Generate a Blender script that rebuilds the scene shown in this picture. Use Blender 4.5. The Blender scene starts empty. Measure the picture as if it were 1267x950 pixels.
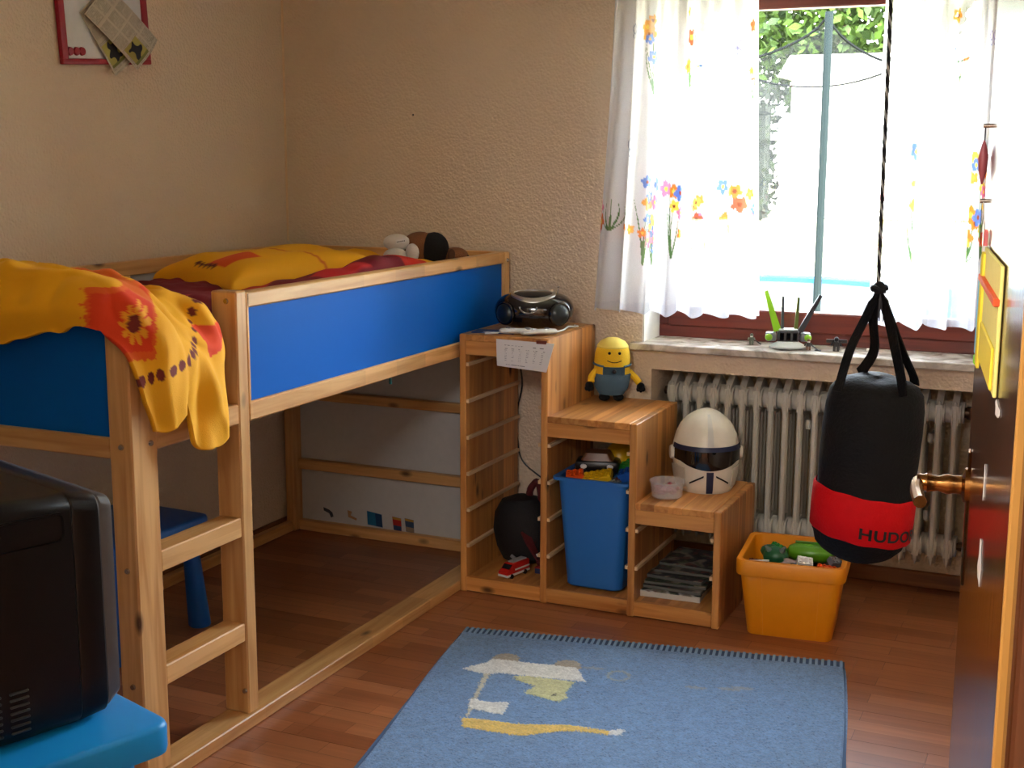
import bpy, bmesh, math, random
import numpy as np
from mathutils import Vector, Matrix, noise as mnoise
random.seed(7); rng = np.random.default_rng(7)
SC = bpy.context.scene; COL = SC.collection
pi = math.pi

# ---------------------------------------------------------------- camera, light, exposure
cam_d = bpy.data.cameras.new('camera'); cam = bpy.data.objects.new('camera', cam_d); COL.objects.link(cam)
cam_d.sensor_width = 36; cam_d.lens = 45.892; cam_d.clip_start = 0.02; cam_d.clip_end = 300
_r = (0.91122, 0.41191, 0.002922); _u = (-0.073328, 0.155227, 0.985154); _f = (-0.405341, 0.897906, -0.171651)
cam.matrix_world = Matrix(((_r[0], _u[0], -_f[0], 2.96994), (_r[1], _u[1], -_f[1], -4.40049), (_r[2], _u[2], -_f[2], 1.50312), (0, 0, 0, 1)))
SC.camera = cam

world = bpy.data.worlds.new('sky'); SC.world = world; world.use_nodes = True
wn = world.node_tree; bg = wn.nodes['Background']
sky = wn.nodes.new('ShaderNodeTexSky'); sky.sky_type = 'NISHITA'; sky.sun_disc = False
sky.sun_elevation = math.radians(50); sky.sun_rotation = math.radians(150); sky.air_density = 1.0; sky.dust_density = 2.0; sky.ozone_density = 0.6
wn.links.new(sky.outputs[0], bg.inputs[0]); bg.inputs[1].default_value = 0.55
hsv = wn.nodes.new('ShaderNodeHueSaturation'); hsv.inputs['Saturation'].default_value = 0.35
wn.links.new(sky.outputs[0], hsv.inputs['Color']); wn.links.new(hsv.outputs[0], bg.inputs[0])   # sky colour desaturated to take out the blue cast

sun_d = bpy.data.lights.new('sun', 'SUN'); sun_d.energy = 0.8; sun_d.angle = math.radians(0.6); sun_d.color = (1, .94, .84)
sun = bpy.data.objects.new('sun', sun_d); COL.objects.link(sun)
sun.rotation_euler = Vector((-0.30, 0.52, -0.80)).to_track_quat('-Z', 'Y').to_euler()   # shines from over the house

por_d = bpy.data.lights.new('window_portal', 'AREA'); por_d.shape = 'RECTANGLE'; por_d.size = 1.17; por_d.size_y = 1.22
por = bpy.data.objects.new('window_portal', por_d); COL.objects.link(por); por.location = (2.077, 0.275, 1.49); por.rotation_euler = (-pi/2, 0, 0)
por_d.cycles.is_portal = True

SC.view_settings.view_transform = 'Standard'; SC.view_settings.look = 'None'
SC.view_settings.gamma = 1.0; SC.view_settings.use_curve_mapping = False
SC.view_settings.exposure = 4.3

# ---------------------------------------------------------------- helpers
def lin(c):
    o = []
    for v in c[:3]:
        v = v/255.0
        o.append(v/12.92 if v <= .04045 else ((v+.055)/1.055)**2.4)
    return tuple(o)
def C4(c): return (*lin(c), 1.0)

def newmat(name):
    m = bpy.data.materials.new(name); m.use_nodes = True
    return m, m.node_tree, m.node_tree.nodes['Principled BSDF']
def N(t, kind, **kw):
    n = t.nodes.new(kind)
    for k, v in kw.items(): setattr(n, k, v)
    return n
_mc = {}
def mat(name, col, rough=.5, metal=0, coat=0, var=.06, scale=40, bump=0, bscale=200, spec=.5, trans=0):
    """plain coloured surface with faint procedural mottling and optional fine relief"""
    if name in _mc: return _mc[name]
    m, t, p = newmat(name); L = t.links
    tc = N(t, 'ShaderNodeTexCoord'); ns = N(t, 'ShaderNodeTexNoise'); ns.inputs['Scale'].default_value = scale
    L.new(tc.outputs['Object'], ns.inputs['Vector'])
    mx = N(t, 'ShaderNodeMix', data_type='RGBA'); c = lin(col)
    mx.inputs[6].default_value = (*[v*(1-var) for v in c], 1); mx.inputs[7].default_value = (*[min(1, v*(1+var)) for v in c], 1)
    L.new(ns.outputs[0], mx.inputs[0]); L.new(mx.outputs[2], p.inputs['Base Color'])
    p.inputs['Roughness'].default_value = rough; p.inputs['Metallic'].default_value = metal
    p.inputs['Coat Weight'].default_value = coat; p.inputs['Specular IOR Level'].default_value = spec
    p.inputs['Transmission Weight'].default_value = trans
    if bump:
        n2 = N(t, 'ShaderNodeTexNoise'); n2.inputs['Scale'].default_value = bscale; n2.inputs['Detail'].default_value = 3
        L.new(tc.outputs['Object'], n2.inputs['Vector'])
        b = N(t, 'ShaderNodeBump'); b.inputs['Strength'].default_value = bump; b.inputs['Distance'].default_value = .01
        L.new(n2.outputs[0], b.inputs['Height']); L.new(b.outputs[0], p.inputs['Normal'])
    _mc[name] = m; return m

def wood(name, c1, c2, axis, stave=None, rough=.42, knots=.9, joint=None):
    """varnished pine, grain along axis; stave=(axis, width): glued strips; joint: finger-joint spacing along the grain"""
    if name in _mc: return _mc[name]
    m, t, p = newmat(name); L = t.links
    tc = N(t, 'ShaderNodeTexCoord'); oi = N(t, 'ShaderNodeObjectInfo')
    off = N(t, 'ShaderNodeVectorMath', operation='MULTIPLY_ADD'); cmb = N(t, 'ShaderNodeCombineXYZ')
    for i in range(3): L.new(oi.outputs['Random'], cmb.inputs[i])
    off.inputs[1].default_value = (3.1, 2.3, 4.7); L.new(cmb.outputs[0], off.inputs[0]); L.new(tc.outputs['Object'], off.inputs[2])
    sx = N(t, 'ShaderNodeSeparateXYZ'); L.new(tc.outputs['Object'], sx.inputs[0])
    src = off.outputs[0]; fac_st = None
    if stave:
        a, w = stave
        dv = N(t, 'ShaderNodeMath', operation='DIVIDE'); dv.inputs[1].default_value = w; L.new(sx.outputs['xyz'.index(a)], dv.inputs[0])
        fl = N(t, 'ShaderNodeMath', operation='FLOOR'); L.new(dv.outputs[0], fl.inputs[0])
        wh = N(t, 'ShaderNodeTexWhiteNoise', noise_dimensions='1D'); L.new(fl.outputs[0], wh.inputs['W']); fac_st = wh.outputs['Value']
        ad = N(t, 'ShaderNodeVectorMath', operation='MULTIPLY_ADD'); L.new(wh.outputs['Color'], ad.inputs[0]); ad.inputs[1].default_value = (2, 2, 2); L.new(src, ad.inputs[2]); src = ad.outputs[0]
    mp = N(t, 'ShaderNodeMapping'); s = [38, 38, 38]; s['xyz'.index(axis)] = 2.2; mp.inputs['Scale'].default_value = s; L.new(src, mp.inputs[0])
    ns = N(t, 'ShaderNodeTexNoise'); ns.inputs['Scale'].default_value = 1; ns.inputs['Detail'].default_value = 4; ns.inputs['Distortion'].default_value = .6; L.new(mp.outputs[0], ns.inputs['Vector'])
    rp = N(t, 'ShaderNodeValToRGB'); rp.color_ramp.elements[0].color = C4(c2); rp.color_ramp.elements[1].color = C4(c1)
    rp.color_ramp.elements[0].position = .3; rp.color_ramp.elements[1].position = .62; L.new(ns.outputs[0], rp.inputs[0])
    out = rp.outputs[0]
    def mult(out, fac, lo, hi):
        mr = N(t, 'ShaderNodeMapRange'); mr.inputs[3].default_value = lo; mr.inputs[4].default_value = hi; L.new(fac, mr.inputs[0])
        mm = N(t, 'ShaderNodeVectorMath', operation='SCALE'); L.new(out, mm.inputs[0]); L.new(mr.outputs[0], mm.inputs[3]); return mm.outputs[0]
    if fac_st is not None: out = mult(out, fac_st, .66, 1.14)
    out = mult(out, oi.outputs['Random'], .88, 1.08)
    if joint:
        dv = N(t, 'ShaderNodeMath', operation='DIVIDE'); dv.inputs[1].default_value = joint; L.new(sx.outputs['xyz'.index(axis)], dv.inputs[0])
        fl = N(t, 'ShaderNodeMath', operation='FLOOR'); L.new(dv.outputs[0], fl.inputs[0])
        wh = N(t, 'ShaderNodeTexWhiteNoise', noise_dimensions='1D'); L.new(fl.outputs[0], wh.inputs['W']); out = mult(out, wh.outputs['Value'], .85, 1.08)
    # knots
    mk = N(t, 'ShaderNodeMapping'); s = [9, 9, 9]; s['xyz'.index(axis)] = 4.2; mk.inputs['Scale'].default_value = s; L.new(src, mk.inputs[0])
    vo = N(t, 'ShaderNodeTexVoronoi'); vo.inputs['Scale'].default_value = 1; L.new(mk.outputs[0], vo.inputs['Vector'])
    kr = N(t, 'ShaderNodeMapRange'); kr.inputs[1].default_value = .06; kr.inputs[2].default_value = .15; kr.inputs[3].default_value = knots; kr.inputs[4].default_value = 0; L.new(vo.outputs['Distance'], kr.inputs[0])
    mx = N(t, 'ShaderNodeMix', data_type='RGBA'); mx.inputs[7].default_value = C4((70, 36, 16)); L.new(out, mx.inputs[6]); L.new(kr.outputs[0], mx.inputs[0])
    L.new(mx.outputs[2], p.inputs['Base Color']); p.inputs['Roughness'].default_value = rough
    b = N(t, 'ShaderNodeBump'); b.inputs['Strength'].default_value = .08; b.inputs['Distance'].default_value = .004; L.new(ns.outputs[0], b.inputs['Height']); L.new(b.outputs[0], p.inputs['Normal'])
    _mc[name] = m; return m

def colmat(name, rough=.85, bump=.25, bscale=350, sheen=.0, var=0.0, vscale=60):
    """surface whose print is held in the mesh's colour attribute"""
    if name in _mc: return _mc[name]
    m, t, p = newmat(name); L = t.links
    at = N(t, 'ShaderNodeVertexColor', layer_name='Col'); tc = N(t, 'ShaderNodeTexCoord')
    ns = N(t, 'ShaderNodeTexNoise'); ns.inputs['Scale'].default_value = bscale; ns.inputs['Detail'].default_value = 2; L.new(tc.outputs['Object'], ns.inputs['Vector'])
    out = at.outputs[0]
    if var:
        n2 = N(t, 'ShaderNodeTexNoise'); n2.inputs['Scale'].default_value = vscale; n2.inputs['Detail'].default_value = 5; n2.inputs['Roughness'].default_value = .75; L.new(tc.outputs['Object'], n2.inputs['Vector'])
        mr = N(t, 'ShaderNodeMapRange'); mr.inputs[1].default_value = .3; mr.inputs[2].default_value = .7; mr.inputs[3].default_value = 1-var; mr.inputs[4].default_value = 1+var; L.new(n2.outputs[0], mr.inputs[0])
        mm = N(t, 'ShaderNodeVectorMath', operation='SCALE'); L.new(out, mm.inputs[0]); L.new(mr.outputs[0], mm.inputs[3]); out = mm.outputs[0]
    L.new(out, p.inputs['Base Color']); p.inputs['Roughness'].default_value = rough; p.inputs['Sheen Weight'].default_value = sheen
    b = N(t, 'ShaderNodeBump'); b.inputs['Strength'].default_value = bump; b.inputs['Distance'].default_value = .004; L.new(ns.outputs[0], b.inputs['Height']); L.new(b.outputs[0], p.inputs['Normal'])
    _mc[name] = m; return m

def W(o):
    m = o.matrix_basis.copy()
    while o.parent: o = o.parent; m = o.matrix_basis @ m
    return m
def tag(o, label=None, cat=None, group=None, kind=None):
    for k, v in (('label', label), ('category', cat), ('group', group), ('kind', kind)):
        if v: o[k] = v
    return o
def thing(name, label, cat, loc=(0, 0, 0), rz=0, group=None, kind=None):
    o = bpy.data.objects.new(name, None); COL.objects.link(o); o.location = loc; o.rotation_euler = (0, 0, rz); o.empty_display_size = .05
    return tag(o, label, cat, group, kind)
def smooth_by_angle(bm, deg=35):
    for f in bm.faces: f.smooth = True
    for e in bm.edges:
        if len(e.link_faces) == 2 and e.calc_face_angle(0) > math.radians(deg): e.smooth = False
def obj(name, bm, m, parent=None, world_co=True, smooth=35, loc=None):
    """link bm as ONE mesh object; world_co: bm is in world coordinates"""
    if parent is not None and world_co: bm.transform(W(parent).inverted())
    elif loc is not None: bm.transform(Matrix.Translation(-Vector(loc)))
    bmesh.ops.recalc_face_normals(bm, faces=bm.faces)
    if smooth: smooth_by_angle(bm, smooth)
    me = bpy.data.meshes.new(name); bm.to_mesh(me); bm.free()
    if m: me.materials.append(m)
    o = bpy.data.objects.new(name, me); COL.objects.link(o); o.parent = parent
    if loc is not None: o.location = loc
    return o
def B(): return bmesh.new()
def add_box(bm, x0, x1, y0, y1, z0, z1, bev=0, seg=1, M=None):
    r = bmesh.ops.create_cube(bm, size=1); vs = r['verts']
    bmesh.ops.scale(bm, vec=(x1-x0, y1-y0, z1-z0), verts=vs); bmesh.ops.translate(bm, vec=((x0+x1)/2, (y0+y1)/2, (z0+z1)/2), verts=vs)
    if bev:
        es = list({e for v in vs for e in v.link_edges})
        r2 = bmesh.ops.bevel(bm, geom=es, offset=bev, segments=seg, affect='EDGES', profile=.5)
        vs = list({v for f in r2['faces'] for v in f.verts} | {v for v in vs if v.is_valid})
    if M is not None: bmesh.ops.transform(bm, matrix=M, verts=vs)
    return bm
def box(name, m, parent, x0, x1, y0, y1, z0, z1, bev=.003, seg=1, **k):
    return obj(name, add_box(B(), x0, x1, y0, y1, z0, z1, bev, seg), m, parent, **k)
def loft(bm, secs, cap=True, closed=True):
    rows = [[bm.verts.new(p) for p in s] for s in secs]; n = len(rows[0])
    for a, b in zip(rows, rows[1:]):
        for i in range(n if closed else n-1):
            j = (i+1) % n; bm.faces.new((a[i], a[j], b[j], b[i]))
    if cap: bm.faces.new(rows[0][::-1]); bm.faces.new(rows[-1])
    return bm
def ring(c, r, n=16, ry=None, ax='z', ph=0):
    ry = r if ry is None else ry; o = []
    for i in range(n):
        a = 2*pi*i/n+ph; u, v = r*math.cos(a), ry*math.sin(a)
        o.append((c[0]+u, c[1]+v, c[2]) if ax == 'z' else (c[0]+u, c[1], c[2]+v) if ax == 'y' else (c[0], c[1]+u, c[2]+v))
    return o
def rrect(hx, hy, r, z, cx=0, cy=0, k=4):
    o = []
    for qx, qy, a0 in ((1, 1, 0), (-1, 1, 90), (-1, -1, 180), (1, -1, 270)):
        for i in range(k+1):
            a = math.radians(a0+90*i/k); o.append((cx+qx*(hx-r)+r*math.cos(a), cy+qy*(hy-r)+r*math.sin(a), z))
    return o
def cyl(bm, p0, p1, r0, r1=None, n=14, cap=True):
    r1 = r0 if r1 is None else r1; p0 = Vector(p0); p1 = Vector(p1); d = (p1-p0).normalized()
    q = d.to_track_quat('Z', 'Y')
    s = [[p + q @ Vector((r*math.cos(2*pi*i/n), r*math.sin(2*pi*i/n), 0)) for i in range(n)] for p, r in ((p0, r0), (p1, r1))]
    return loft(bm, s, cap)
def lathe(bm, prof, c=(0, 0, 0), n=24, sx=1, sy=1, M=None):
    """prof: list of (radius, z)"""
    secs = [[(c[0]+max(r, 1e-4)*sx*math.cos(2*pi*i/n), c[1]+max(r, 1e-4)*sy*math.sin(2*pi*i/n), c[2]+z) for i in range(n)] for r, z in prof]
    if M is not None: secs = [[M @ Vector(p) for p in s] for s in secs]
    return loft(bm, secs, True)
def tube(bm, pts, r, n=8, rads=None):
    pts = [Vector(p) for p in pts]; secs = []
    for i, p in enumerate(pts):
        d = (pts[min(i+1, len(pts)-1)]-pts[max(i-1, 0)]).normalized(); q = d.to_track_quat('Z', 'Y'); rr = rads[i] if rads else r
        secs.append([p + q @ Vector((rr*math.cos(2*pi*k/n), rr*math.sin(2*pi*k/n), 0)) for k in range(n)])
    # keep the rings aligned
    for a in range(1, len(secs)):
        best = min(range(n), key=lambda s: sum((secs[a][(k+s) % n]-secs[a-1][k]).length for k in range(n)))
        secs[a] = [secs[a][(k+best) % n] for k in range(n)]
    return loft(bm, secs)
def spline(pts, k=8):
    P = [Vector(p) for p in pts]; P = [2*P[0]-P[1]]+P+[2*P[-1]-P[-2]]; o = []
    for i in range(1, len(P)-2):
        a, b, c, d = P[i-1:i+3]
        for s in range(k):
            t = s/k; o.append(.5*((2*b)+(c-a)*t+(2*a-5*b+4*c-d)*t*t+(3*b-a-3*c+d)*t**3))
    o.append(P[-2]); return o
def prism(bm, pts, d, M=None):
    """polygon pts (3d, planar) extruded by vector d"""
    a = [bm.verts.new(p) for p in pts]; b = [bm.verts.new(Vector(p)+Vector(d)) for p in pts]; n = len(a)
    bm.faces.new(a); bm.faces.new(b[::-1])
    for i in range(n): bm.faces.new((a[i], b[i], b[(i+1) % n], a[(i+1) % n]))
    if M is not None: bmesh.ops.transform(bm, matrix=M, verts=a+b)
    return bm
def ball(bm, c, r, sx=1, sy=1, sz=1, sub=2, M=None):
    rr = bmesh.ops.create_icosphere(bm, subdivisions=sub, radius=r); vs = rr['verts']
    bmesh.ops.scale(bm, vec=(sx, sy, sz), verts=vs)
    if M is not None: bmesh.ops.transform(bm, matrix=M, verts=vs)
    bmesh.ops.translate(bm, vec=c, verts=vs); return bm
def frame_mat(o, x, y, z):
    return Matrix(((x[0], y[0], z[0], o[0]), (x[1], y[1], z[1], o[1]), (x[2], y[2], z[2], o[2]), (0, 0, 0, 1)))
def catmull(P, n, axis):
    P = np.moveaxis(np.asarray(P, float), axis, 0); k = len(P)
    Q = np.concatenate([[2*P[0]-P[1]], P, [2*P[-1]-P[-2]]]); t = np.linspace(0, k-1, n); i = np.minimum(t.astype(int), k-2); f = (t-i).reshape(-1, *([1]*(P.ndim-1)))
    a, b, c, d = Q[i], Q[i+1], Q[i+2], Q[i+3]
    R = .5*((2*b)+(c-a)*f+(2*a-5*b+4*c-d)*f**2+(3*b-a-3*c+d)*f**3)
    return np.moveaxis(R, 0, axis)
def grid_obj(name, P, cols, m, parent=None, thick=0, wrap=False):
    """P[nu,nv,3] sheet (world coordinates), cols[nu,nv,3] linear print colours"""
    nu, nv = P.shape[:2]; V = P.reshape(-1, 3).copy()
    if parent is not None:
        Mi = np.array(W(parent).inverted()); V = V @ Mi[:3, :3].T + Mi[:3, 3]
    idx = np.arange(nu*nv).reshape(nu, nv)
    if wrap: idx = np.concatenate([idx, idx[:, :1]], 1)
    F = np.stack([idx[:-1, :-1], idx[1:, :-1], idx[1:, 1:], idx[:-1, 1:]], -1).reshape(-1, 4)
    me = bpy.data.meshes.new(name); me.from_pydata(V.tolist(), [], F.tolist())
    me.polygons.foreach_set('use_smooth', np.ones(len(F), bool))
    if cols is not None:
        ca = me.color_attributes.new('Col', 'FLOAT_COLOR', 'POINT'); cc = np.ones((nu*nv, 4)); cc[:, :3] = np.asarray(cols).reshape(-1, 3); ca.data.foreach_set('color', cc.ravel())
    me.materials.append(m); o = bpy.data.objects.new(name, me); COL.objects.link(o); o.parent = parent
    if thick:
        s = o.modifiers.new('thickness', 'SOLIDIFY'); s.thickness = thick; s.offset = -1
    return o
def paint(col, mask, c):
    col[mask] = lin(c)
def in_poly(X, Y, poly):
    r = np.zeros(X.shape, bool); n = len(poly)
    for i in range(n):
        x0, y0 = poly[i]; x1, y1 = poly[(i+1) % n]
        if y0 == y1: continue
        c = ((y0 > Y) != (y1 > Y)) & (X < (x1-x0)*(Y-y0)/(y1-y0)+x0); r ^= c
    return r
def copy_tree(o, parent=None, top=True):
    c = o.copy(); COL.objects.link(c)
    if parent is not None: c.parent = parent
    for ch in list(o.children): copy_tree(ch, c)
    return c
def vnoise(P, s, seed=0.0):
    return np.array([mnoise.noise(Vector((p[0]*s+seed, p[1]*s, p[2]*s))) for p in P.reshape(-1, 3)]).reshape(P.shape[:-1])

# ---------------------------------------------------------------- shared materials
PL, PD = (228, 178, 116), (198, 138, 74)
def pine(axis, **k): return wood('pine_'+axis+str(k.get('joint', '')), PL, PD, axis, **k)
TL, TD = (218, 154, 84), (182, 112, 50)
def tpine(axis, st=None): return wood('shelf_pine_'+axis+(st or ''), TL, TD, axis, stave=(st, .047) if st else None)
CHROME = mat('chrome', (190, 188, 185), .25, 1)
BRASS = mat('brass', (150, 108, 60), .24, 1)
BLACKP = mat('black_plastic', (12, 12, 13), .38)
WHITEP = mat('white_plastic', (225, 224, 222), .4)
BLUEP = mat('blue_panel', (0, 96, 192), .55, var=.02, spec=.1)
PAPER = mat('white_paper', (225, 222, 218), .8)

def wall_mat(name, c):
    m, t, p = newmat(name); L = t.links
    geo = N(t, 'ShaderNodeNewGeometry')
    n1 = N(t, 'ShaderNodeTexNoise'); n1.inputs['Scale'].default_value = 140; n1.inputs['Detail'].default_value = 3; L.new(geo.outputs['Position'], n1.inputs['Vector'])
    n3 = N(t, 'ShaderNodeTexVoronoi'); n3.inputs['Scale'].default_value = 95; L.new(geo.outputs['Position'], n3.inputs['Vector'])
    n2 = N(t, 'ShaderNodeTexNoise'); n2.inputs['Scale'].default_value = 1.4; n2.inputs['Detail'].default_value = 3; L.new(geo.outputs['Position'], n2.inputs['Vector'])
    mx = N(t, 'ShaderNodeMix', data_type='RGBA'); cc = lin(c); mx.inputs[6].default_value = (*[v*.95 for v in cc], 1); mx.inputs[7].default_value = (*[min(1, v*1.04) for v in cc], 1)
    L.new(n2.outputs[0], mx.inputs[0]); L.new(mx.outputs[2], p.inputs['Base Color']); p.inputs['Roughness'].default_value = .92; p.inputs['Specular IOR Level'].default_value = .2
    ad = N(t, 'ShaderNodeMath', operation='SUBTRACT'); L.new(n1.outputs[0], ad.inputs[0]); L.new(n3.outputs['Distance'], ad.inputs[1])
    b = N(t, 'ShaderNodeBump'); b.inputs['Strength'].default_value = .55; b.inputs['Distance'].default_value = .006; L.new(ad.outputs[0], b.inputs['Height']); L.new(b.outputs[0], p.inputs['Normal'])
    return m
WALL = wall_mat('woodchip_wallpaper_beige', (228, 207, 182))
NICHEW = wall_mat('niche_plaster', (226, 208, 178))
CEIL = wall_mat('white_ceiling', (238, 232, 222))
REVEAL = mat('white_reveal', (236, 234, 228), .7)

# floor: three-strip laminate
def floor_mat():
    m, t, p = newmat('laminate'); L = t.links
    geo = N(t, 'ShaderNodeNewGeometry'); oi = N(t, 'ShaderNodeObjectInfo')
    br = N(t, 'ShaderNodeTexBrick'); L.new(geo.outputs['Position'], br.inputs['Vector'])
    br.inputs['Scale'].default_value = 1; br.inputs['Brick Width'].default_value = .41; br.inputs['Row Height'].default_value = .065; br.inputs['Mortar Size'].default_value = .0007
    br.inputs['Mortar'].default_value = C4((95, 50, 26)); br.inputs['Color1'].default_value = C4((172, 110, 70)); br.inputs['Color2'].default_value = C4((142, 82, 48)); br.offset = .37; br.offset_frequency = 2
    mp = N(t, 'ShaderNodeMapping'); mp.inputs['Scale'].default_value = (3, 60, 1); L.new(geo.outputs['Position'], mp.inputs[0])
    ns = N(t, 'ShaderNodeTexNoise'); ns.inputs['Scale'].default_value = 1; ns.inputs['Detail'].default_value = 4; L.new(mp.outputs[0], ns.inputs['Vector'])
    mr = N(t, 'ShaderNodeMapRange'); mr.inputs[1].default_value = .3; mr.inputs[2].default_value = .7; mr.inputs[3].default_value = .86; mr.inputs[4].default_value = 1.1; L.new(ns.outputs[0], mr.inputs[0])
    mm = N(t, 'ShaderNodeVectorMath', operation='SCALE'); L.new(br.outputs[0], mm.inputs[0]); L.new(mr.outputs[0], mm.inputs[3])
    m2 = N(t, 'ShaderNodeMapRange'); m2.inputs[3].default_value = .93; m2.inputs[4].default_value = 1.06; L.new(oi.outputs['Random'], m2.inputs[0])
    m3 = N(t, 'ShaderNodeVectorMath', operation='SCALE'); L.new(mm.outputs[0], m3.inputs[0]); L.new(m2.outputs[0], m3.inputs[3])
    L.new(m3.outputs[0], p.inputs['Base Color']); p.inputs['Roughness'].default_value = .33; p.inputs['Specular IOR Level'].default_value = .45
    return m
LAM = floor_mat()

# ================================================================ SETTING
RX = 3.05; RY0 = -3.45; CZ = 2.5
def struct(name, bm, m, parent=None, **k): return tag(obj(name, bm, m, parent, **k), kind='structure')

fl = struct('floor', add_box(B(), -.12, 3.6, -5.4, .35, -.06, -.008), mat('subfloor', (70, 45, 30), .8))
PW, PLN = .195, 1.285
def plank_mesh(w, l):
    bm = B(); add_box(bm, 0, l, 0, w, -.008, 0, 0)
    me = bpy.data.meshes.new('plank'); bm.to_mesh(me); bm.free(); me.materials.append(LAM); return me
pm_cache = {}
y = -3.64; row = 0
while y < .27:
    w = min(PW, .27-y); x = -.10 - (row*.52 % 1.285)
    while x < RX:
        a, b2 = max(x, -.1), min(x+PLN, RX+.02)
        if b2-a > .03:
            key = (round(w, 3), round(b2-a, 3))
            if key not in pm_cache: pm_cache[key] = plank_mesh(w-.0009, b2-a-.0009)
            o = bpy.data.objects.new('plank', pm_cache[key]); COL.objects.link(o); o.parent = fl; o.location = (a, y, 0)
        x += PLN
    y += PW; row += 1
hp = B(); add_box(hp, 1.3, 3.6, -5.4, -3.64, -.008, 0); struct('floor', hp, LAM)

# window wall with opening and radiator niche
WX0, WX1, WZ0, WZ1 = 1.493, 2.66, .853, 2.12
NX0, NX1, NZ1 = 1.53, 2.62, .757
bm = B()
for b_ in ((-.12, WX0, 0, .33, 0, CZ), (WX1, RX+.12, 0, .33, 0, CZ), (WX0, WX1, 0, .33, WZ1, CZ), (WX0, NX0, 0, .33, 0, .828), (NX1, WX1, 0, .33, 0, .828), (NX0, NX1, 0, .33, NZ1, .828)):
    add_box(bm, *b_)
struct('wall_back', bm, WALL)
nb = B(); add_box(nb, NX0, NX1, .262, .33, 0, NZ1); struct('wall_niche', nb, NICHEW)
nr = B()
add_box(nr, WX0, WX0+.006, .003, .18, WZ0, WZ1); add_box(nr, WX1-.006, WX1, .003, .18, WZ0, WZ1); add_box(nr, WX0+.006, WX1-.006, .003, .18, WZ1-.006, WZ1)
struct('trim_4', nr, REVEAL)
struct('wall_left', add_box(B(), -.12, 0, RY0-.1, 0, 0, CZ), WALL)
struct('wall_right', add_box(B(), RX, RX+.12, RY0-.1, 0, 0, CZ), WALL)
bm = B(); add_box(bm, -.12, 1.86, RY0-.1, RY0, 0, CZ); add_box(bm, 1.86, 2.97, RY0-.1, RY0, 2.06, CZ); add_box(bm, 2.97, RX, RY0-.1, RY0, 0, CZ)
struct('wall_front', bm, WALL)
bm = B(); add_box(bm, 1.18, 1.3, -5.4, RY0-.1, 0, CZ); add_box(bm, 3.6, 3.72, -5.4, RY0-.1, 0, CZ); add_box(bm, 1.18, 3.72, -5.52, -5.4, 0, CZ); add_box(bm, RX+.12, 3.72, RY0-.1, RY0, 0, CZ)
struct('wall_hall', bm, WALL)
struct('ceiling', add_box(B(), -.12, 3.72, -5.52, .33, CZ, CZ+.12), CEIL)

hl = thing('hall_fill_lamp', 'added opal fill lamp in the hall behind the doorway, out of view', 'lamp', (2.35, -4.55, CZ))  # invented fixture, added to brighten the room from behind the doorway
OPAL, t_, p_ = newmat('fill_lamp_opal'); p_.inputs['Emission Color'].default_value = (.97, .98, 1, 1); p_.inputs['Emission Strength'].default_value = .6
bm = B(); lathe(bm, [(.23, -.001), (.23, -.03)], (2.35, -4.55, CZ), 28); obj('base', bm, WHITEP, hl)
bm = B(); lathe(bm, [(.22, -.03), (.20, -.07), (.13, -.10), (.0, -.115)], (2.35, -4.55, CZ), 28); obj('shade', bm, OPAL, hl)
hp_d = bpy.data.lights.new('hall_fill_light', 'POINT'); hp_d.energy = 4.5; hp_d.shadow_soft_size = .20; hp_d.color = (.97, .98, 1)  # fill light of the added lamp, set below its shade
hp_o = bpy.data.objects.new('hall_fill_light', hp_d); COL.objects.link(hp_o); hp_o.location = (2.35, -4.55, CZ-.36)

DARKW = wood('dark_door_wood', (92, 50, 24), (58, 28, 12), 'z', rough=.16, knots=0)
BASEW = wood('brown_skirting', (150, 98, 56), (112, 68, 36), 'x', rough=.4, knots=.3)
bm = B(); add_box(bm, NX0, NX1, .246, .262, 0, .058, .004); add_box(bm, WX1-.03, RX, -.016, 0, 0, .058, .004)
struct('baseboard_back', bm, BASEW)
BASEY = wood('brown_skirting_y', (150, 98, 56), (112, 68, 36), 'y', rough=.4, knots=.3)
struct('baseboard_left', add_box(B(), 0, .016, RY0, -.001, 0, .052, .004), BASEY)
struct('trim_1', add_box(B(), -.003, .006, -.006, .003, 1.17, CZ-.001, .001), mat('corner_bead', (236, 206, 166), .8))

# sill slab
MARB, t_, p_ = newmat('pale_marble'); tc_ = N(t_, 'ShaderNodeTexCoord'); n_ = N(t_, 'ShaderNodeTexNoise'); n_.inputs['Scale'].default_value = 9; n_.inputs['Detail'].default_value = 7; n_.inputs['Distortion'].default_value = 1.6
t_.links.new(tc_.outputs['Object'], n_.inputs['Vector']); r_ = N(t_, 'ShaderNodeValToRGB'); r_.color_ramp.elements[0].color = C4((150, 138, 124)); r_.color_ramp.elements[1].color = C4((222, 214, 202)); r_.color_ramp.elements[0].position = .35; r_.color_ramp.elements[1].position = .58
t_.links.new(n_.outputs[0], r_.inputs[0]); t_.links.new(r_.outputs[0], p_.inputs['Base Color']); p_.inputs['Roughness'].default_value = .22
bm = B(); add_box(bm, 1.457, 2.72, -.042, .001, .828, .853, .003); add_box(bm, WX0, WX1, -.002, .19, .828, .853)
struct('window_sill', bm, MARB)

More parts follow.
